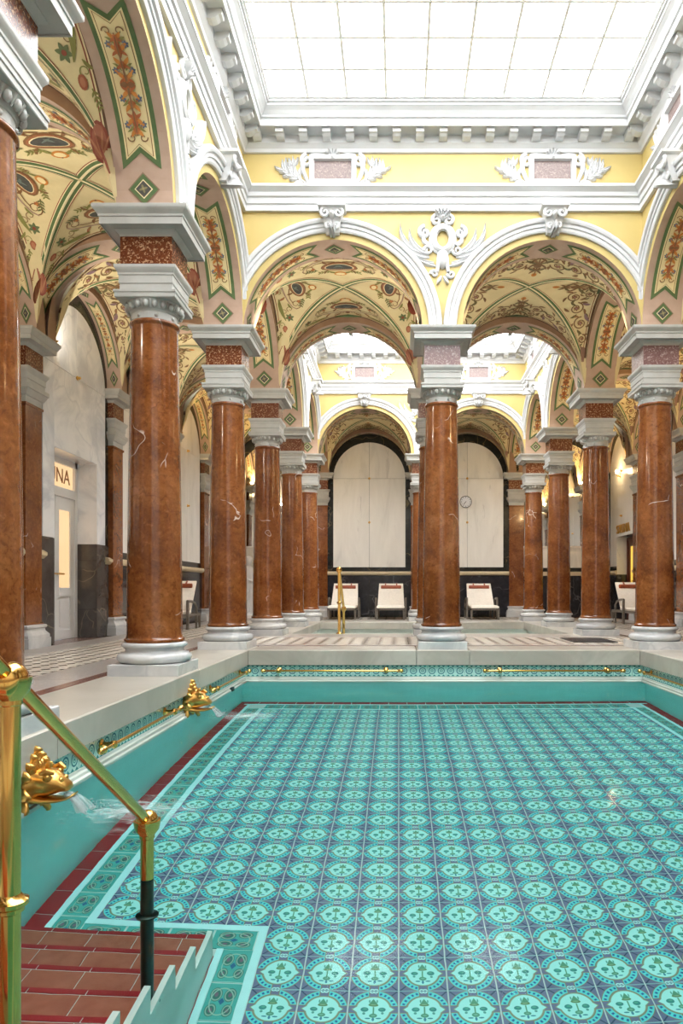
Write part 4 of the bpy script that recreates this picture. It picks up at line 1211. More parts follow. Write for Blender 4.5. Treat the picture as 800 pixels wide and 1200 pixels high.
# floor of the pool
m = MB(); m.box(x0, x1, y0, y1, FLOORZ - 0.05, FLOORZ - 0.002)
pf = struct('floor_pool', m.mesh('floor_pool', 'grout'), label='patterned tile floor under the pool water')
NX0, NX1, NJ0, NJ1 = -7, 12, -12, 20
YT = 1.39
def flat_tile(w, h, mat, gx=0.0009, gy=0.0006, name='tile'):
    m = MB(); m.box(-w / 2 + gx, w / 2 - gx, -h / 2 + gy, h / 2 - gy, -0.002, 0, uvtop=True); return m.mesh(name, mat)
me = flat_tile(T, T, 'tile_field', 0.0013, 0.0004)
cells = []
for i in range(NX0, NX1):
    for j in range(NJ0, NJ1):
        cx, cy_ = (i + 0.5) * T, YT + (j + 0.5) * T
        if cy_ < YT and cx < -0.2535: continue
        cells.append((cx, cy_))
def shown(c):
    px = 467 + 833 * c[0] / c[1]
    return (c[1] > 1.08 and -20 < px < 830)
cells.sort(key=lambda c: (not shown(c), c[1]))
for cx, cy_ in cells[:300]: link('tile', me, pf, (cx, cy_, FLOORZ))
m = MB()
for cx, cy_ in cells[300:]:
    h = T / 2
    m.add([(cx - h + 0.0013, cy_ - h + 0.0004, FLOORZ), (cx + h - 0.0013, cy_ - h + 0.0004, FLOORZ), (cx + h - 0.0013, cy_ + h - 0.0004, FLOORZ), (cx - h + 0.0013, cy_ + h - 0.0004, FLOORZ)], [(0, 1, 2, 3)], uvs=[[(0, 0), (1, 0), (1, 1), (0, 1)]])
link('field_tiles', m.mesh('field_tiles', 'tile_field'), pf, kind='stuff', label='medallion floor tiles farther off')
# borders: pale fillet, floral band, white fillet, red tiles
FX0, FX1, FY1 = NX0 * T, NX1 * T, YT + NJ1 * T
def fillet(xa, xb, ya, yb, mat='tile_pale'):
    m = MB(); m.box(xa, xb, ya, yb, FLOORZ - 0.002, FLOORZ + 0.0006); link('fillet', m.mesh('fillet', mat), pf)
def border(xa, xb, ya, yb, along, mat):
    """a run of single tiles filling the strip"""
    L = (yb - ya) if along == 'y' else (xb - xa); W = (xb - xa) if along == 'y' else (yb - ya)
    n = max(1, round(L / T)); l = L / n
    me = flat_tile(W, l, mat, 0.0006, 0.0015)
    for k in range(n):
        if along == 'y': link('tile', me, pf, ((xa + xb) / 2, ya + (k + 0.5) * l, FLOORZ))
        else: link('tile', me, pf, (xa + (k + 0.5) * l, (ya + yb) / 2, FLOORZ), pi / 2)
R_, W_, F_, P_ = 0.040, 0.013, 0.055, 0.016
SX = -0.340                         # outer face of the stair string
fillet(FX0 - P_, FX0, YT - P_, FY1 + P_); border(FX0 - P_ - F_, FX0 - P_, 1.31, FY1 + P_, 'y', 'tile_floral')
fillet(FX0 - P_ - F_ - W_, FX0 - P_ - F_, 1.31, FY1 + 0.10); border(x0, FX0 - P_ - F_ - W_, 1.31, FY1 + 0.115, 'y', 'tile_red')
rw = x1 - FX1
fillet(FX1, FX1 + P_, y0, FY1 + P_); border(FX1 + P_, x1 - R_ - W_, y0, FY1 + P_, 'y', 'tile_floral'); fillet(x1 - R_ - W_, x1 - R_, y0, FY1 + 0.10); border(x1 - R_, x1, y0, FY1 + 0.115, 'y', 'tile_red')
fillet(FX0, FX1, FY1, FY1 + P_); border(FX0, FX1, FY1 + P_, FY1 + 0.10, 'x', 'tile_floral'); fillet(FX0 - 0.1, FX1 + 0.1, FY1 + 0.10, FY1 + 0.115); border(x0, x1, FY1 + 0.115, y1, 'x', 'tile_red')
NXN = -3 * T
fillet(FX0, NXN, YT - P_, YT); border(FX0 - P_, NXN - P_, YT - P_ - F_, YT - P_, 'x', 'tile_floral')
fillet(NXN - P_, NXN, y0, YT - P_); border(NXN - P_ - F_, NXN - P_, y0, YT - P_ - F_, 'y', 'tile_floral')
fillet(NXN - P_ - F_ - W_, NXN - P_ - F_, y0, YT - P_ - F_); border(SX, NXN - P_ - F_ - W_ + 0.0, y0, 1.30, 'y', 'tile_red')

m = MB(); m.box(x0 - 0.004, x1 + 0.004, y0 - 0.004, y1 + 0.004, FLOORZ - 0.01, WATER)
link('pool_water', m.mesh('pool_water', 'pool_water'), None, label='clear turquoise water filling the large pool', cat='water', kind='stuff')

# ------------------------------------------------------------------ steps into the pool
st = empty('pool_steps', ((x0 + SX) / 2, 1.0, FLOORZ), label='red tiled steps going down under the water', cat='steps')
ox, oy, oz = (x0 + SX) / 2, 1.0, FLOORZ
RUN, RISE, D1 = 0.1075, 0.0685, 1.296
NST = 9
bm_ = MB(); string = MB()
XS = SX - 0.009
for k in range(1, NST + 1):
    yf = D1 - (k - 1) * RUN; z = RISE * k
    yb = y0 + 0.003 if k == NST else yf - RUN
    bm_.box(x0 - ox + 0.001, XS - ox, yb - oy, yf - oy - 0.001, 0, z - 0.002)
    string.box(XS - ox, SX - ox, yb - oy, yf - oy + 0.002, 0, z + 0.012)
    # tread and nosing tiles
    n = 5; w = (XS - x0) / (n - 0.5); off = 0.0 if k % 2 else 0.5
    for q in range(n + 1):
        a = x0 + (q - off) * w; b = a + w
        a, b = max(a, x0 + 0.001), min(b, XS - 0.001)
        if b - a < 0.01: continue
        t0, t1 = yf - RUN, yf - 0.010
        m = MB(); m.box(a - ox + 0.0008, b - ox - 0.0008, t0 - oy, t1 - oy - 0.0026, z - 0.002, z, uvtop=True); link('tread_tile', m.mesh('tread_tile', 'tile_step'), st, label='brownish ribbed tread tile' if q == 0 and k == 1 else None)
        a2, b2 = a + 0.006, b + 0.006
        m = MB(); m.box(max(a2, x0 + 0.001) - ox + 0.0008, min(b2, XS - 0.001) - ox - 0.0008, t1 - oy, yf - oy, z - 0.012, z); link('nosing_tile', m.mesh('nosing_tile', 'tile_red'), st)
link('step_body', bm_.mesh('step_body', 'grout'), st); link('string_wall', string.mesh('string_wall', 'ledge_white'), st, label='white stepped side string')

# ------------------------------------------------------------------ the small pool
a0, a1, b0, b1 = POOL2
m = MB()
for a, b, c, d in ((a0 - 0.1, a0, b0 - 0.1, b1 + 0.1), (a1, a1 + 0.1, b0 - 0.1, b1 + 0.1), (a0, a1, b0 - 0.1, b0), (a0, a1, b1, b1 + 0.1)): m.box(a, b, c, d, -0.55, -0.0605)
struct('wall_small_pool', m.mesh('wall_small_pool', 'ledge_white'), label='pale tiled walls of the small pool')
m = MB(); m.box(a0, a1, b0, b1, -0.55, -0.50)
struct('floor_small_pool', m.mesh('floor_small_pool', 'ledge_white'), label='pale tiled floor of the small pool')
m = MB(); m.box(a0 - 0.003, a1 + 0.003, b0 - 0.003, b1 + 0.003, -0.505, -0.066)
link('pool_water', m.mesh('pool_water', 'pale_water'), None, label='calm pale water filling the small pool behind the columns', cat='water', kind='stuff')

# ================================================================== BUILD: things
# ------------------------------------------------------------------ brass handrails
def handrail(pts, posts, label, r, rp, rb):
    """pts: ball joints along the rail; posts: foot heights below each joint"""
    o = pts[0]
    h = empty('handrail', o[:2] + (posts[0],) if False else (o[0], o[1], posts[0]), label=label, cat='handrail')
    def L(p): return (p[0] - o[0], p[1] - o[1], p[2] - posts[0])
    for p, f in zip(pts, posts):
        b = L(p); z0 = f - posts[0]
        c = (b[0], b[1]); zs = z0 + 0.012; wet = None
        if f < WATER - 0.1 and p[1] < 3:      # dark underwater reflection is painted into the submerged part
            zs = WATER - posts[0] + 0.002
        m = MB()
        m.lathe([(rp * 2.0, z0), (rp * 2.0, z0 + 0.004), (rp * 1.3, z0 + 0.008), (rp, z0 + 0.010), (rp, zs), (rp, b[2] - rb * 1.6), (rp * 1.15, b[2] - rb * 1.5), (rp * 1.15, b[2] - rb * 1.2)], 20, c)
        me_ = m.mesh('post', ['brass', 'brass_dark_reflection'], True)
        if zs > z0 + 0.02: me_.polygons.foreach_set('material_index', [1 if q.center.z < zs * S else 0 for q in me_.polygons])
        ps = link('post', me_, h)
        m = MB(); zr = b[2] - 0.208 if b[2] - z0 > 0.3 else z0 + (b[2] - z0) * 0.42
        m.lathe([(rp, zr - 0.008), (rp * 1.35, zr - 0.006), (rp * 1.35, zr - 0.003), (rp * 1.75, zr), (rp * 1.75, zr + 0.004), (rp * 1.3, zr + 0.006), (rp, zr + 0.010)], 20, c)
        link('collar', m.mesh('collar', 'brass_dark_reflection' if zr < zs - 0.02 else 'brass', True), ps)
        m = MB(); m.lathe([(rp * 1.15, b[2] - rb * 1.25), (rb * 1.05, b[2] - rb * 0.75), (rb * 1.18, b[2] - rb * 0.1), (rb * 1.18, b[2] + rb * 0.08), (rb * 1.0, b[2] + rb * 0.1)], 24, c)
        cu = link('cup', m.mesh('cup', 'brass', True), h)
        m = MB(); m.ball(b, rb, 24, 14); link('ball', m.mesh('ball', 'brass', True), cu)
    for p, q in zip(pts, pts[1:]):
        m = MB(); m.tube([L(p), L(q)], r, 16, up=(1, 0, 0)); link('rail', m.mesh('rail', 'brass', True), h)
    e, q = Vector(L(pts[-1])), Vector(L(pts[-2])); d = (e - q).normalized()
    m = MB(); m.tube([tuple(e), tuple(e + d * rb * 1.5), tuple(e + d * rb * 1.9)], [r, r, r * 0.6], 14, up=(1, 0, 0)); link('rail_end', m.mesh('rail_end', 'brass', True), h)
    return h
HX = -0.358
def tread_z(y):
    k = int((D1 - y) / RUN) + 1
    return FLOORZ + RISE * min(NST, max(0, k))
P3 = [(HX, 0.30, 0.433), (HX, 0.655, 0.188), (HX, 1.012, -0.059)]
handrail(P3, [0.0, tread_z(0.655), tread_z(1.012)], 'polished brass handrail with ball joints descending the pool steps', 0.0075, 0.0092, 0.0158)
handrail([(-0.37, 4.42, 0.40), (-0.37, 4.78, 0.15)], [-0.0, -0.36], 'small brass handrail standing at the edge of the small pool', 0.0085, 0.009, 0.016)

# ------------------------------------------------------------------ brass grab bars on the pool walls
def grab_bar(x, y, rz, Lb, label):
    g = empty('grab_bar', (x, y, -0.0925), rz, label=label, cat='grab bar', group='brass grab bars round the pool')
    h = Lb / 2
    m = MB(); m.tube([(-h, -0.030, 0), (h, -0.030, 0)], 0.0048, 12); link('bar', m.mesh('bar', 'brass', True), g)
    for sx in (-1, 1):
        bx = sx * (h - 0.065)
        m = MB(); m.loft([[(bx + r * cos(2 * pi * i / 14), -yy, r * sin(2 * pi * i / 14)) for i in range(14)] for r, yy in ((0.013, 0.0), (0.013, 0.003), (0.007, 0.006), (0.0055, 0.012), (0.0065, 0.022), (0.0095, 0.026), (0.0095, 0.034), (0.006, 0.038), (0.002, 0.039))])
        link('bracket', m.mesh('bracket', 'brass', True), g)
        m = MB(); m.loft([[(sx * (h + xx), -0.030 + r * cos(2 * pi * i / 12), r * sin(2 * pi * i / 12)) for i in range(12)] for xx, r in ((-0.012, 0.005), (-0.008, 0.009), (-0.004, 0.006), (0.004, 0.009), (0.010, 0.0075), (0.014, 0.002))])
        link('finial', m.mesh('finial', 'brass', True), g)
FW = 0.016
grab_bar(-0.30, y1 - FW, 0, 0.615, 'brass grab bar on the far pool wall left of the middle column')
grab_bar(0.70, y1 - FW, 0, 0.615, 'brass grab bar on the far pool wall right of the middle column')
grab_bar(x0 + FW, 1.895, pi / 2, 0.58, 'brass grab bar on the left pool wall between the two gilded spouts')
grab_bar(x0 + FW, 2.875, pi / 2, 0.62, 'brass grab bar on the left pool wall beyond the farther spout')
grab_bar(x1 - FW, 2.875, -pi / 2, 0.62, 'brass grab bar on the right pool wall by the far corner')

# ------------------------------------------------------------------ gilded fish-head spouts and their jets
def spout(y, label, jl):
    s = empty('water_spout', (x0 + FW, y, -0.096), 0, label=label, cat='spout', group='gilded fish head spouts')
    def ring(x, w, h, zc, n=22, lump=0.0): return [(x, w * (1 + lump * cos(6 * t)) * cos(t), zc + h * (1 + lump * cos(6 * t)) * sin(t)) for t in [2 * pi * i / n for i in range(n)]]
    m = MB()
    m.loft([ring(0, 0.034, 0.036, -0.002, lump=0.05), ring(0.010, 0.036, 0.036, 0.0, lump=0.08), ring(0.020, 0.030, 0.030, 0.004, lump=0.05), ring(0.030, 0.026, 0.026, 0.006), ring(0.044, 0.027, 0.026, 0.007), ring(0.056, 0.026, 0.023, 0.007), ring(0.066, 0.022, 0.017, 0.005), ring(0.074, 0.019, 0.012, 0.001), ring(0.081, 0.017, 0.008, -0.002), ring(0.084, 0.012, 0.004, -0.003)])
    hd = link('head', m.mesh('head', 'brass_old', True, angle=70), s)
    m = MB()      # lower jaw with curled lip
    m.loft([ring(0.016, 0.022, 0.010, -0.024), ring(0.040, 0.021, 0.007, -0.027), ring(0.062, 0.019, 0.005, -0.026), ring(0.080, 0.018, 0.0035, -0.023), ring(0.090, 0.014, 0.003, -0.018), ring(0.095, 0.008, 0.002, -0.014)])
    link('jaw', m.mesh('jaw', 'brass_old', True, angle=70), s)
    for sy in (-1, 1):
        m = MB(); m.ball((0.052, sy * 0.024, 0.020), 0.008, 10, 8); link('eye', m.mesh('eye', 'brass_old', True), hd)
        m = MB(); m.tube([(0.040, sy * 0.027, 0.028), (0.052, sy * 0.028, 0.032), (0.064, sy * 0.022, 0.027)], [0.004, 0.006, 0.003], 8); link('brow', m.mesh('brow', 'brass_old', True), hd)
        m = MB(); m.ball((0.070, sy * 0.010, 0.012), 0.006, 8, 6); link('nostril', m.mesh('nostril', 'brass_old', True), hd)
    def fin(pts, w):
        m = MB(); k = len(pts); 
        F = []
        for q in range(7):
            t = q / 6 * (k - 1); i = min(k - 2, int(t)); f = t - i
            F.append(tuple(pts[i][c] * (1 - f) + pts[i + 1][c] * f for c in range(3)))
        m.tube(F, [w * sin(pi * (0.25 + 0.72 * q / 6)) for q in range(7)], 8, flat=0.55, up=(0, 1, 0))
        link('fin', m.mesh('fin', 'brass_old', True, angle=80), s)
    for dy, hh in ((0.0, 0.0), (0.012, -0.012), (-0.012, -0.012), (0.022, -0.026), (-0.022, -0.026)):      # crest of overlapping leaves curling outwards
        m = MB(); C = [(0.020, dy * 0.5, 0.008), (0.014, dy * 0.7, 0.030), (0.010, dy, 0.046 + hh * 0.4), (0.012, dy * 1.1, 0.060 + hh), (0.022, dy * 1.2, 0.068 + hh), (0.032, dy * 1.25, 0.066 + hh)]
        m.tube(C, [0.010, 0.015, 0.015, 0.011, 0.007, 0.002], 10, flat=0.6, up=(0, 1, 0))
        link('crest_leaf', m.mesh('crest_leaf', 'brass_old', True, angle=80), s)
    fin([(0.008, 0.018, 0.022), (0.010, 0.026, 0.036), (0.018, 0.032, 0.044), (0.028, 0.034, 0.042)], 0.010)
    fin([(0.008, -0.018, 0.022), (0.010, -0.026, 0.036), (0.018, -0.032, 0.044), (0.028, -0.034, 0.042)], 0.010)
    fin([(0.040, 0, 0.028), (0.044, 0, 0.040), (0.050, 0, 0.044)], 0.006)
    for sy in (-1, 1):
        fin([(0.006, sy * 0.028, 0.016), (0.020, sy * 0.042, 0.026), (0.036, sy * 0.048, 0.022)], 0.012)
        fin([(0.004, sy * 0.028, -0.004), (0.018, sy * 0.042, -0.010), (0.034, sy * 0.044, -0.012)], 0.012)
        fin([(0.006, sy * 0.020, -0.026), (0.012, sy * 0.028, -0.042), (0.008, sy * 0.034, -0.054)], 0.010)
    fin([(0.034, 0, -0.030), (0.042, 0, -0.042), (0.040, 0, -0.050)], 0.007)
    # jet
    j = empty('water_jet', (x0 + FW + 0.075, y, WATER), label='white water jet foaming below the ' + jl, cat='water jet', group='jets of the gilded spouts')
    rng = random.Random(int(y * 100)); m = MB()
    z0 = -0.112 - WATER
    for k in range(16):
        dy = rng.uniform(-0.009, 0.009); vx = rng.uniform(0.030, 0.050); dz = rng.uniform(-0.004, 0.004)
        P = [(vx * t, dy * (1 + 1.2 * t), z0 + dz - (z0 + 0.004) * t * t) for t in (0, 0.2, 0.4, 0.6, 0.8, 1.0)]
        m.tube(P, [rng.uniform(0.0008, 0.0016) * (1 + 0.4 * t) for t in range(6)], 5)
    link('stream', m.mesh('stream', 'foam', True), j)
    m = MB()
    for k in range(160):
        a = rng.uniform(0, 2 * pi); rr = abs(rng.gauss(0, 0.03))
        px, py = 0.05 + rr * cos(a), rr * sin(a)
        q = rng.uniform(0.0005, 0.0014)
        m.ball((px, py, abs(rng.gauss(0, 0.010)) * math.exp(-(rr / 0.03) ** 2) + 0.002), q, 6, 4)
    link('spray', m.mesh('spray', 'foam', True), j, kind='stuff')
    m = MB(); N = 24; hx, hy = 0.17, 0.14; P = []; U = []
    for a in range(N + 1):
        for b in range(N + 1):
            u, v = a / N, b / N
            rr = sqrt((u - 0.5) ** 2 + (v - 0.5) ** 2)
            P.append((0.13 + (u - 0.5) * 2 * hx, (v - 0.5) * 2 * hy, 0.0012 + 0.003 * max(0, 0.4 - rr) * (1 + sin(17 * u + 3 * sin(9 * v)) * sin(23 * v + 2 * sin(11 * u))))); U.append((u, v))
    F = [(a * (N + 1) + b, (a + 1) * (N + 1) + b, (a + 1) * (N + 1) + b + 1, a * (N + 1) + b + 1) for a in range(N) for b in range(N)]
    m.add(P, F, uvs=[[U[i] for i in f] for f in F])
    link('foam', m.mesh('foam', 'foam_sheet', True), j, kind='stuff')
spout(1.333, 'gilded fish head spout next to the brass handrail', 'spout next to the handrail')
spout(2.333, 'gilded fish head spout below the free standing column', 'spout below the free standing column')

# ------------------------------------------------------------------ loungers
def lounger(x, y, rz, label):
    L = empty('lounger', (x, y, 0), rz, label=label, cat='lounger', group='cream loungers round the small pool')
    def part(n, m, mat, par=L, sm=False, **k): return link(n, m.mesh(n, mat, sm), par, **k)
    m = MB()
    for sx in (-1, 1): m.box(sx * 0.126 - 0.006, sx * 0.126 + 0.006, 0, 0.60, 0.088, 0.108)
    m.box(-0.132, 0.132, 0, 0.014, 0.088, 0.108); m.box(-0.132, 0.132, 0.586, 0.60, 0.088, 0.108); m.box(-0.126, 0.126, 0.28, 0.29, 0.092, 0.104)
    part('frame', m, 'wicker')
    for sx in (-1, 1):
        for yy, o in ((0.012, -0.01), (0.588, 0.012)):
            m = MB(); m.loft([[(sx * 0.124 - w, yy + o * t - w, z), (sx * 0.124 + w, yy + o * t - w, z), (sx * 0.124 + w, yy + o * t + w, z), (sx * 0.124 - w, yy + o * t + w, z)] for z, w, t in ((0.0, 0.006, 1), (0.095, 0.010, 0))])
            part('leg', m, 'wicker')
    m = MB()      # seat cushion
    m.loft([[(-0.122, yy, 0.108), (0.122, yy, 0.108), (0.128, yy, 0.112 + h * 0.5), (0.122, yy, 0.110 + h), (-0.122, yy, 0.110 + h), (-0.128, yy, 0.112 + h * 0.5)] for yy, h in ((-0.004, 0.006), (0.004, 0.016), (0.10, 0.020), (0.36, 0.020), (0.385, 0.014))])
    part('seat_cushion', m, 'fabric_cream', sm=True)
    m = MB()      # reclined back
    R = []
    for t, w in ((0.0, 0.128), (0.03, 0.128), (0.5, 0.123), (0.97, 0.118), (1.0, 0.116)):
        yy = 0.37 + 0.185 * t; z = 0.122 + 0.212 * t; h = 0.014 if 0 < t < 1 else 0.007
        n = (-0.753, 0.657)
        R.append([(-w, yy - n[0] * -0.002, z), (w, yy, z), (w, yy + n[0] * h, z + n[1] * h), (-w, yy + n[0] * h, z + n[1] * h)])
    m.loft(R); bk = part('backrest', m, 'fabric_cream', sm=True)
    m = MB(); m.loft([[(xx, 0.512 - 0.012 + r * cos(2 * pi * i / 12), 0.303 + 1.4 * r * sin(2 * pi * i / 12)) for i in range(12)] for xx, r in ((-0.100, 0.004), (-0.098, 0.012), (0.098, 0.012), (0.100, 0.004))])
    pl = part('head_roll', m, 'leather', sm=True, label='brown leather head roll')
    for sx in (-1, 1):
        m = MB(); m.loft([[(sx * 0.055 - 0.006, yy - 0.002, z), (sx * 0.055 + 0.006, yy - 0.002, z), (sx * 0.055 + 0.006, yy + 0.002, z), (sx * 0.055 - 0.006, yy + 0.002, z)] for yy, z in ((0.492, 0.312), (0.520, 0.334), (0.545, 0.342), (0.560, 0.336))])
        part('strap', m, 'leather', pl)
        ar = link('armrest', None, L)
        m = MB(); m.tube([(sx * 0.142, 0.24, 0.196), (sx * 0.142, 0.34, 0.194), (sx * 0.142, 0.42, 0.178), (sx * 0.142, 0.455, 0.15)], [0.009, 0.009, 0.008, 0.007], 8, up=(1, 0, 0)); part('arm_bow', m, 'wicker', ar, True)
        m = MB(); m.box(sx * 0.142 - 0.008, sx * 0.142 + 0.008, 0.235, 0.255, 0.0, 0.198); part('arm_post', m, 'wicker', ar)
        m = MB(); m.box(sx * 0.142 - 0.007, sx * 0.142 + 0.007, 0.448, 0.462, 0.0, 0.155); part('arm_post', m, 'wicker', ar)
        m = MB(); m.box(sx * 0.142 - 0.006, sx * 0.142 + 0.006, 0.25, 0.45, 0.092, 0.106); part('arm_rail', m, 'wicker', ar)
lounger(-0.522, 6.50, 0.0, 'cream lounger before the back wall behind the small brass handrail')
lounger(-0.075, 6.50, 0.0, 'cream lounger before the back wall beside the middle pilaster')
lounger(0.79, 6.50, 0.0, 'cream lounger under the wall clock')
lounger(-1.58, 4.60, 0.0, 'cream lounger in the left aisle against the marble wall')
lounger(1.945, 5.46, 0.0, 'cream lounger in the right aisle before the SAUNA doorway')

# ------------------------------------------------------------------ clock
ck = empty('wall_clock', (0.684, DB - 0.006, 1.174), label='round white wall clock on the arched marble panel', cat='clock')
def disc_y(prof, n=40, mat='clock_face', name='dial', par=ck, cap=True, **k):
    m = MB(); m.loft([[(r * cos(2 * pi * i / n), -yy, r * sin(2 * pi * i / n)) for i in range(n)] for r, yy in prof], cap=cap); return link(name, m.mesh(name, mat, True), par, **k)
disc_y([(0.056, 0.0), (0.056, 0.006), (0.05, 0.0065)])
disc_y([(0.055, 0.0), (0.062, 0.002), (0.062, 0.010), (0.058, 0.012), (0.055, 0.009)], mat='clock_rim', name='rim', cap=False)
for h in range(12):
    a = 2 * pi * h / 12; m = MB(); w = 0.0022 if h % 3 else 0.0032; l0, l1 = 0.040, 0.050
    d, n_ = (sin(a), cos(a)), (cos(a), -sin(a))
    m.add([(d[0] * l + n_[0] * s_ * w, -0.0072, d[1] * l + n_[1] * s_ * w) for l, s_ in ((l0, -1), (l0, 1), (l1, 1), (l1, -1))], [(0, 1, 2, 3)]); link('hour_mark', m.mesh('hour_mark', 'ink'), ck)
for nm, a, l, w in (('hour_hand', radians(222), 0.028, 0.0028), ('minute_hand', radians(216), 0.042, 0.002)):
    d, n_ = (sin(a), cos(a)), (cos(a), -sin(a)); m = MB(); yy = -0.0078 if nm[0] == 'h' else -0.0084
    m.add([(d[0] * q + n_[0] * s_ * w, yy, d[1] * q + n_[1] * s_ * w) for q, s_ in ((-0.008, -1), (-0.008, 1), (l, 0.6), (l, -0.6))], [(0, 1, 2, 3)]); link(nm, m.mesh(nm, 'ink'), ck)

# ------------------------------------------------------------------ statue in the far left corner
stt = empty('statue', (-1.475, 6.98, 0), label='white marble draped female statue in the far left corner', cat='statue')
m = MB(); m.lathe([(0.10, 0), (0.10, 0.03), (0.09, 0.035), (0.085, 0.05)], 28); link('pedestal', m.mesh('pedestal', 'statue_white', True), stt)
m = MB(); R = []
prof = [(0.05, 0.066, 0.056, 0.0, 0.0), (0.09, 0.062, 0.052, 0.0, 0.0), (0.16, 0.054, 0.046, 0.004, -0.004), (0.22, 0.056, 0.047, 0.006, -0.008), (0.28, 0.062, 0.050, 0.008, -0.004), (0.32, 0.062, 0.048, 0.006, 0.0), (0.365, 0.048, 0.038, 0.002, 0.0),
        (0.41, 0.054, 0.040, 0.0, -0.002), (0.445, 0.062, 0.042, -0.002, -0.002), (0.475, 0.066, 0.036, -0.002, 0.0), (0.492, 0.050, 0.028, 0.0, 0.0), (0.502, 0.022, 0.020, 0.0, 0.0), (0.518, 0.018, 0.018, 0.002, -0.003), (0.528, 0.022, 0.024, 0.002, -0.006), (0.545, 0.028, 0.032, 0.003, -0.006), (0.565, 0.030, 0.036, 0.003, -0.003), (0.588, 0.028, 0.034, 0.003, 0.0), (0.603, 0.018, 0.022, 0.003, 0.002), (0.608, 0.006, 0.008, 0.003, 0.002)]
for z, a, b, cx, cyy in prof:
    amp = 0.10 if z < 0.30 else 0.03 if z < 0.48 else 0.0
    R.append([(cx + a * (1 + amp * sin(7 * t + 9 * z)) * cos(t), cyy + b * (1 + amp * cos(9 * t - 12 * z)) * sin(t), z) for t in [2 * pi * i / 40 for i in range(40)]])
m.loft(R)
for sx, P in ((1, [(0.062, 0, 0.472), (0.078, -0.006, 0.42), (0.074, -0.03, 0.365), (0.040, -0.055, 0.36), (0.010, -0.06, 0.375)]), (-1, [(-0.064, 0, 0.472), (-0.082, 0.004, 0.41), (-0.080, -0.01, 0.34), (-0.072, -0.03, 0.29), (-0.066, -0.038, 0.27)])):
    m.tube(P, [0.020, 0.019, 0.015, 0.012, 0.010], 10)
    e = Vector(P[-1]); d = (e - Vector(P[-2])).normalized()
    for q in range(4): m.tube([tuple(e), tuple(e + d * 0.012 + Vector((0, 0, 0.006 * (q - 1.5)))), tuple(e + d * (0.026 - 0.002 * abs(q - 1.5)) + Vector((0, 0.004, 0.005 * (q - 1.5))))], [0.0045, 0.004, 0.003], 6)
    m.tube([tuple(e), tuple(e + Vector((0, -0.008, 0.010))), tuple(e + d * 0.012 + Vector((0, -0.010, 0.014)))], [0.0045, 0.004, 0.003], 6)
m.ball((0.003, -0.040, 0.556), 0.005, 8, 6, sc=(0.7, 1.0, 1.4)); m.ball((0.003, -0.034, 0.541), 0.006, 8, 6, sc=(1.1, 0.6, 0.5))
for sx in (-1, 1): m.ball((0.003 + sx * 0.011, -0.034, 0.566), 0.0045, 8, 6, sc=(1.2, 0.6, 0.7)); m.ball((0.003 + sx * 0.029, 0, 0.558), 0.005, 8, 6, sc=(0.5, 1, 1.4))
link('figure', m.mesh('figure', 'statue_white', True, angle=60), stt)
m = MB(); m.ball((0.003, 0.010, 0.578), 0.034, 16, 10, sc=(0.98, 1.0, 0.95)); m.ball((0.003, 0.042, 0.560), 0.016, 12, 8); link('hair', m.mesh('hair', 'statue_white', True), stt)
m = MB()
for k in range(6):
    a = -0.9 + k * 0.33
    m.tube([(0.055 * cos(a - 1.2), -0.03 - 0.02 * sin(a), 0.36 - 0.01 * k), (0.03 - 0.02 * k, -0.052, 0.27 - 0.012 * k), (-0.03 + 0.008 * k, -0.054, 0.17), (-0.02 + 0.01 * k, -0.056, 0.06)], [0.004, 0.007, 0.007, 0.005], 6)
link('drapery', m.mesh('drapery', 'statue_white', True), stt)

# ------------------------------------------------------------------ floor grate
gt = empty('floor_grate', (1.02, 3.84, 0.0), label='dark metal floor grate in the paving between the pools', cat='grate')
m = MB()
for a, b, c, d in ((-0.115, 0.115, -0.16, -0.152), (-0.115, 0.115, 0.152, 0.16), (-0.115, -0.108, -0.16, 0.16), (0.108, 0.115, -0.16, 0.16)): m.box(a, b, c, d, 0.0003, 0.004)
link('frame', m.mesh('frame', 'iron'), gt)
def slm():
    m = MB(); m.box(-0.108, 0.108, -0.004, 0.004, 0.0003, 0.0034); return m.mesh('slat', 'iron')
sm_ = slm()
for k in range(24): link('slat', sm_, gt, (0, -0.146 + k * 0.0127, 0))

# ------------------------------------------------------------------ lamps
def point(par, loc, w, size=0.05, c=(1.0, 0.72, 0.38)):
    l = bpy.data.lights.new('lamp', 'POINT'); l.energy = w; l.color = c; l.shadow_soft_size = size
    o = bpy.data.objects.new('lamp', l); COL.objects.link(o); o.location = [v * S for v in loc]; o.parent = par
    return o
def sconce(x, y, rz, label, w):
    s = empty('wall_sconce', (x, y, 1.37), rz, label=label, cat='lamp', group='warm wall lamps')
    m = MB(); m.loft([[(r * cos(2 * pi * i / 16), -yy, r * sin(2 * pi * i / 16)) for i in range(16)] for r, yy in ((0.012, 0), (0.014, 0.004), (0.006, 0.01), (0.005, 0.03))]); m.tube([(0, -0.03, 0), (0, -0.036, 0.006), (0, -0.036, 0.02)], 0.004, 8)
    link('bracket', m.mesh('bracket', 'brass_old', True), s)
    m = MB(); m.lathe([(0.004, 0.02), (0.012, 0.03), (0.015, 0.042), (0.011, 0.056), (0.004, 0.064)], 16, (0, -0.036)); link('bulb', m.mesh('bulb', 'bulb', True), s)
    point(s, (0, -0.09, 0.05), w, 0.06)
sconce(WR - 0.006, 6.84, -pi / 2, 'lit wall lamp above the far right doorway', WARM_LAMP * 0.3)
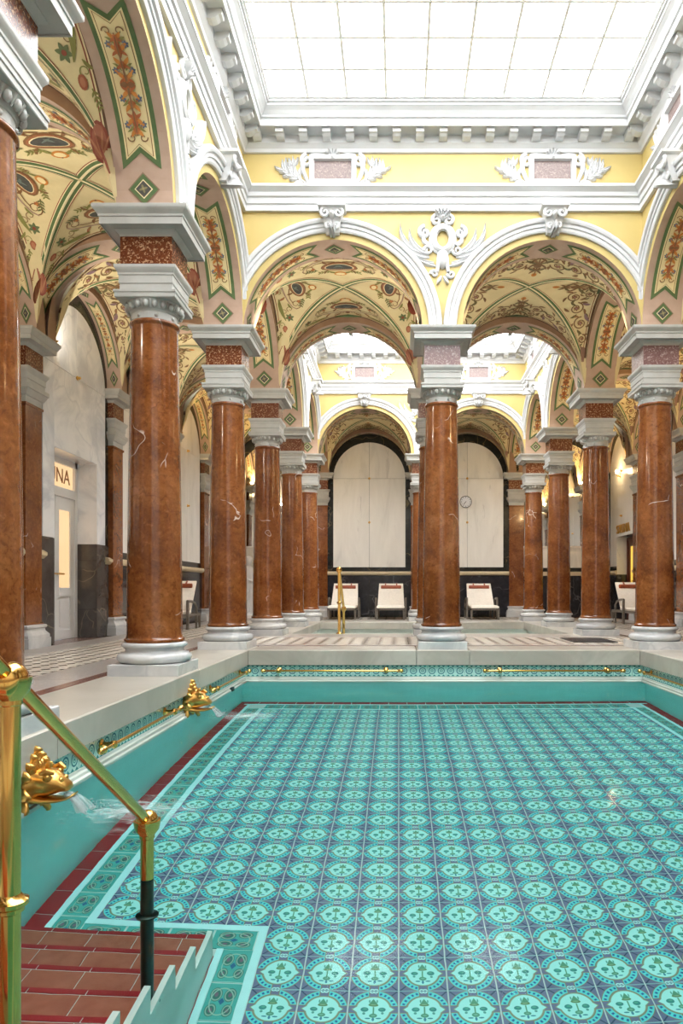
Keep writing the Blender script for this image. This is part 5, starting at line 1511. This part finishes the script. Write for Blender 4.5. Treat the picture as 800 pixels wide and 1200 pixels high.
def fill_uplighter(x, y, aim, label, w, c, k=0.6):  # added fill lamp on an impost, brightens the dark vaults
    u = empty('fill_uplighter', (x, y, 1.463), 0, label=label, cat='lamp', group='added uplights on the imposts')
    m = MB(); m.lathe([(0.014, 0.0), (0.016, 0.003), (0.006, 0.008), (0.008, 0.012), (0.022, 0.020), (0.030, 0.030), (0.028, 0.031), (0.018, 0.022), (0.004, 0.019)], 18); link('bowl', m.mesh('bowl', 'brass_old', True), u)
    m = MB(); m.ball((0, 0, 0.027), 0.010, 10, 8); link('bulb', m.mesh('bulb', 'bulb', True), u)
    l = bpy.data.lights.new('lamp', 'AREA'); l.shape = 'DISK'; l.size = 0.05 * S * k; l.energy = w; l.color = c
    o = bpy.data.objects.new('lamp', l); COL.objects.link(o); o.location = (0, 0, 0.045 * S * k); o.rotation_euler = Vector(aim).to_track_quat('-Z', 'Y').to_euler(); o.parent = u
    for ch in u.children:
        if ch.type == 'MESH': ch.scale = (k, k, k)
WLBL = {1.333: 'two bays before the SAUNA door', 2.333: 'one bay before the SAUNA door', 3.333: 'on the near side of the SAUNA door', 4.333: 'on the far side of the SAUNA door', 5.333: 'above the left lounger', 6.333: 'before the left corner mirror'}
WARM = (1.0, 0.70, 0.34); SOFT = (1.0, 0.90, 0.76)
for y, t in WLBL.items():
    fill_uplighter(WL + 0.072, y + 0.115, (0.6, 0.5, 0.62), 'added brass uplight on a left wall pilaster ' + t, WARM_LAMP * (0.7 if y > 5 else 0.65), WARM if y > 5 else SOFT)
for y, t in ((2.333, 'beside the large pool'), (3.333, 'opposite the far coping'), (4.333, 'before the lounger'), (5.333, 'beside the lounger'), (6.333, 'before the corner mirror')):
    fill_uplighter(WR - 0.072, y + 0.115, (-0.6, 0.5, 0.62), 'added brass uplight on a right wall pilaster ' + t, WARM_LAMP * 0.65, WARM)
for x, y, sx, sy, t in ((XL, 3.333, 1, 1, 'left corner column facing the medallion vault'), (XM, 3.333, -1, 1, 'middle far coping column facing the medallion vault'), (XM, 3.333, 1, 1, 'middle far coping column facing the scrollwork vault'), (XR, 3.333, -1, 1, 'right corner column facing the scrollwork vault')):
    fill_uplighter(x + sx * 0.119, y + sy * 0.119, (sx * 0.55, sy * 0.55, 0.63), 'small added brass uplight on the ' + t, WARM_LAMP * (0.3 if 'medallion' in t else 0.12), SOFT, 0.5)
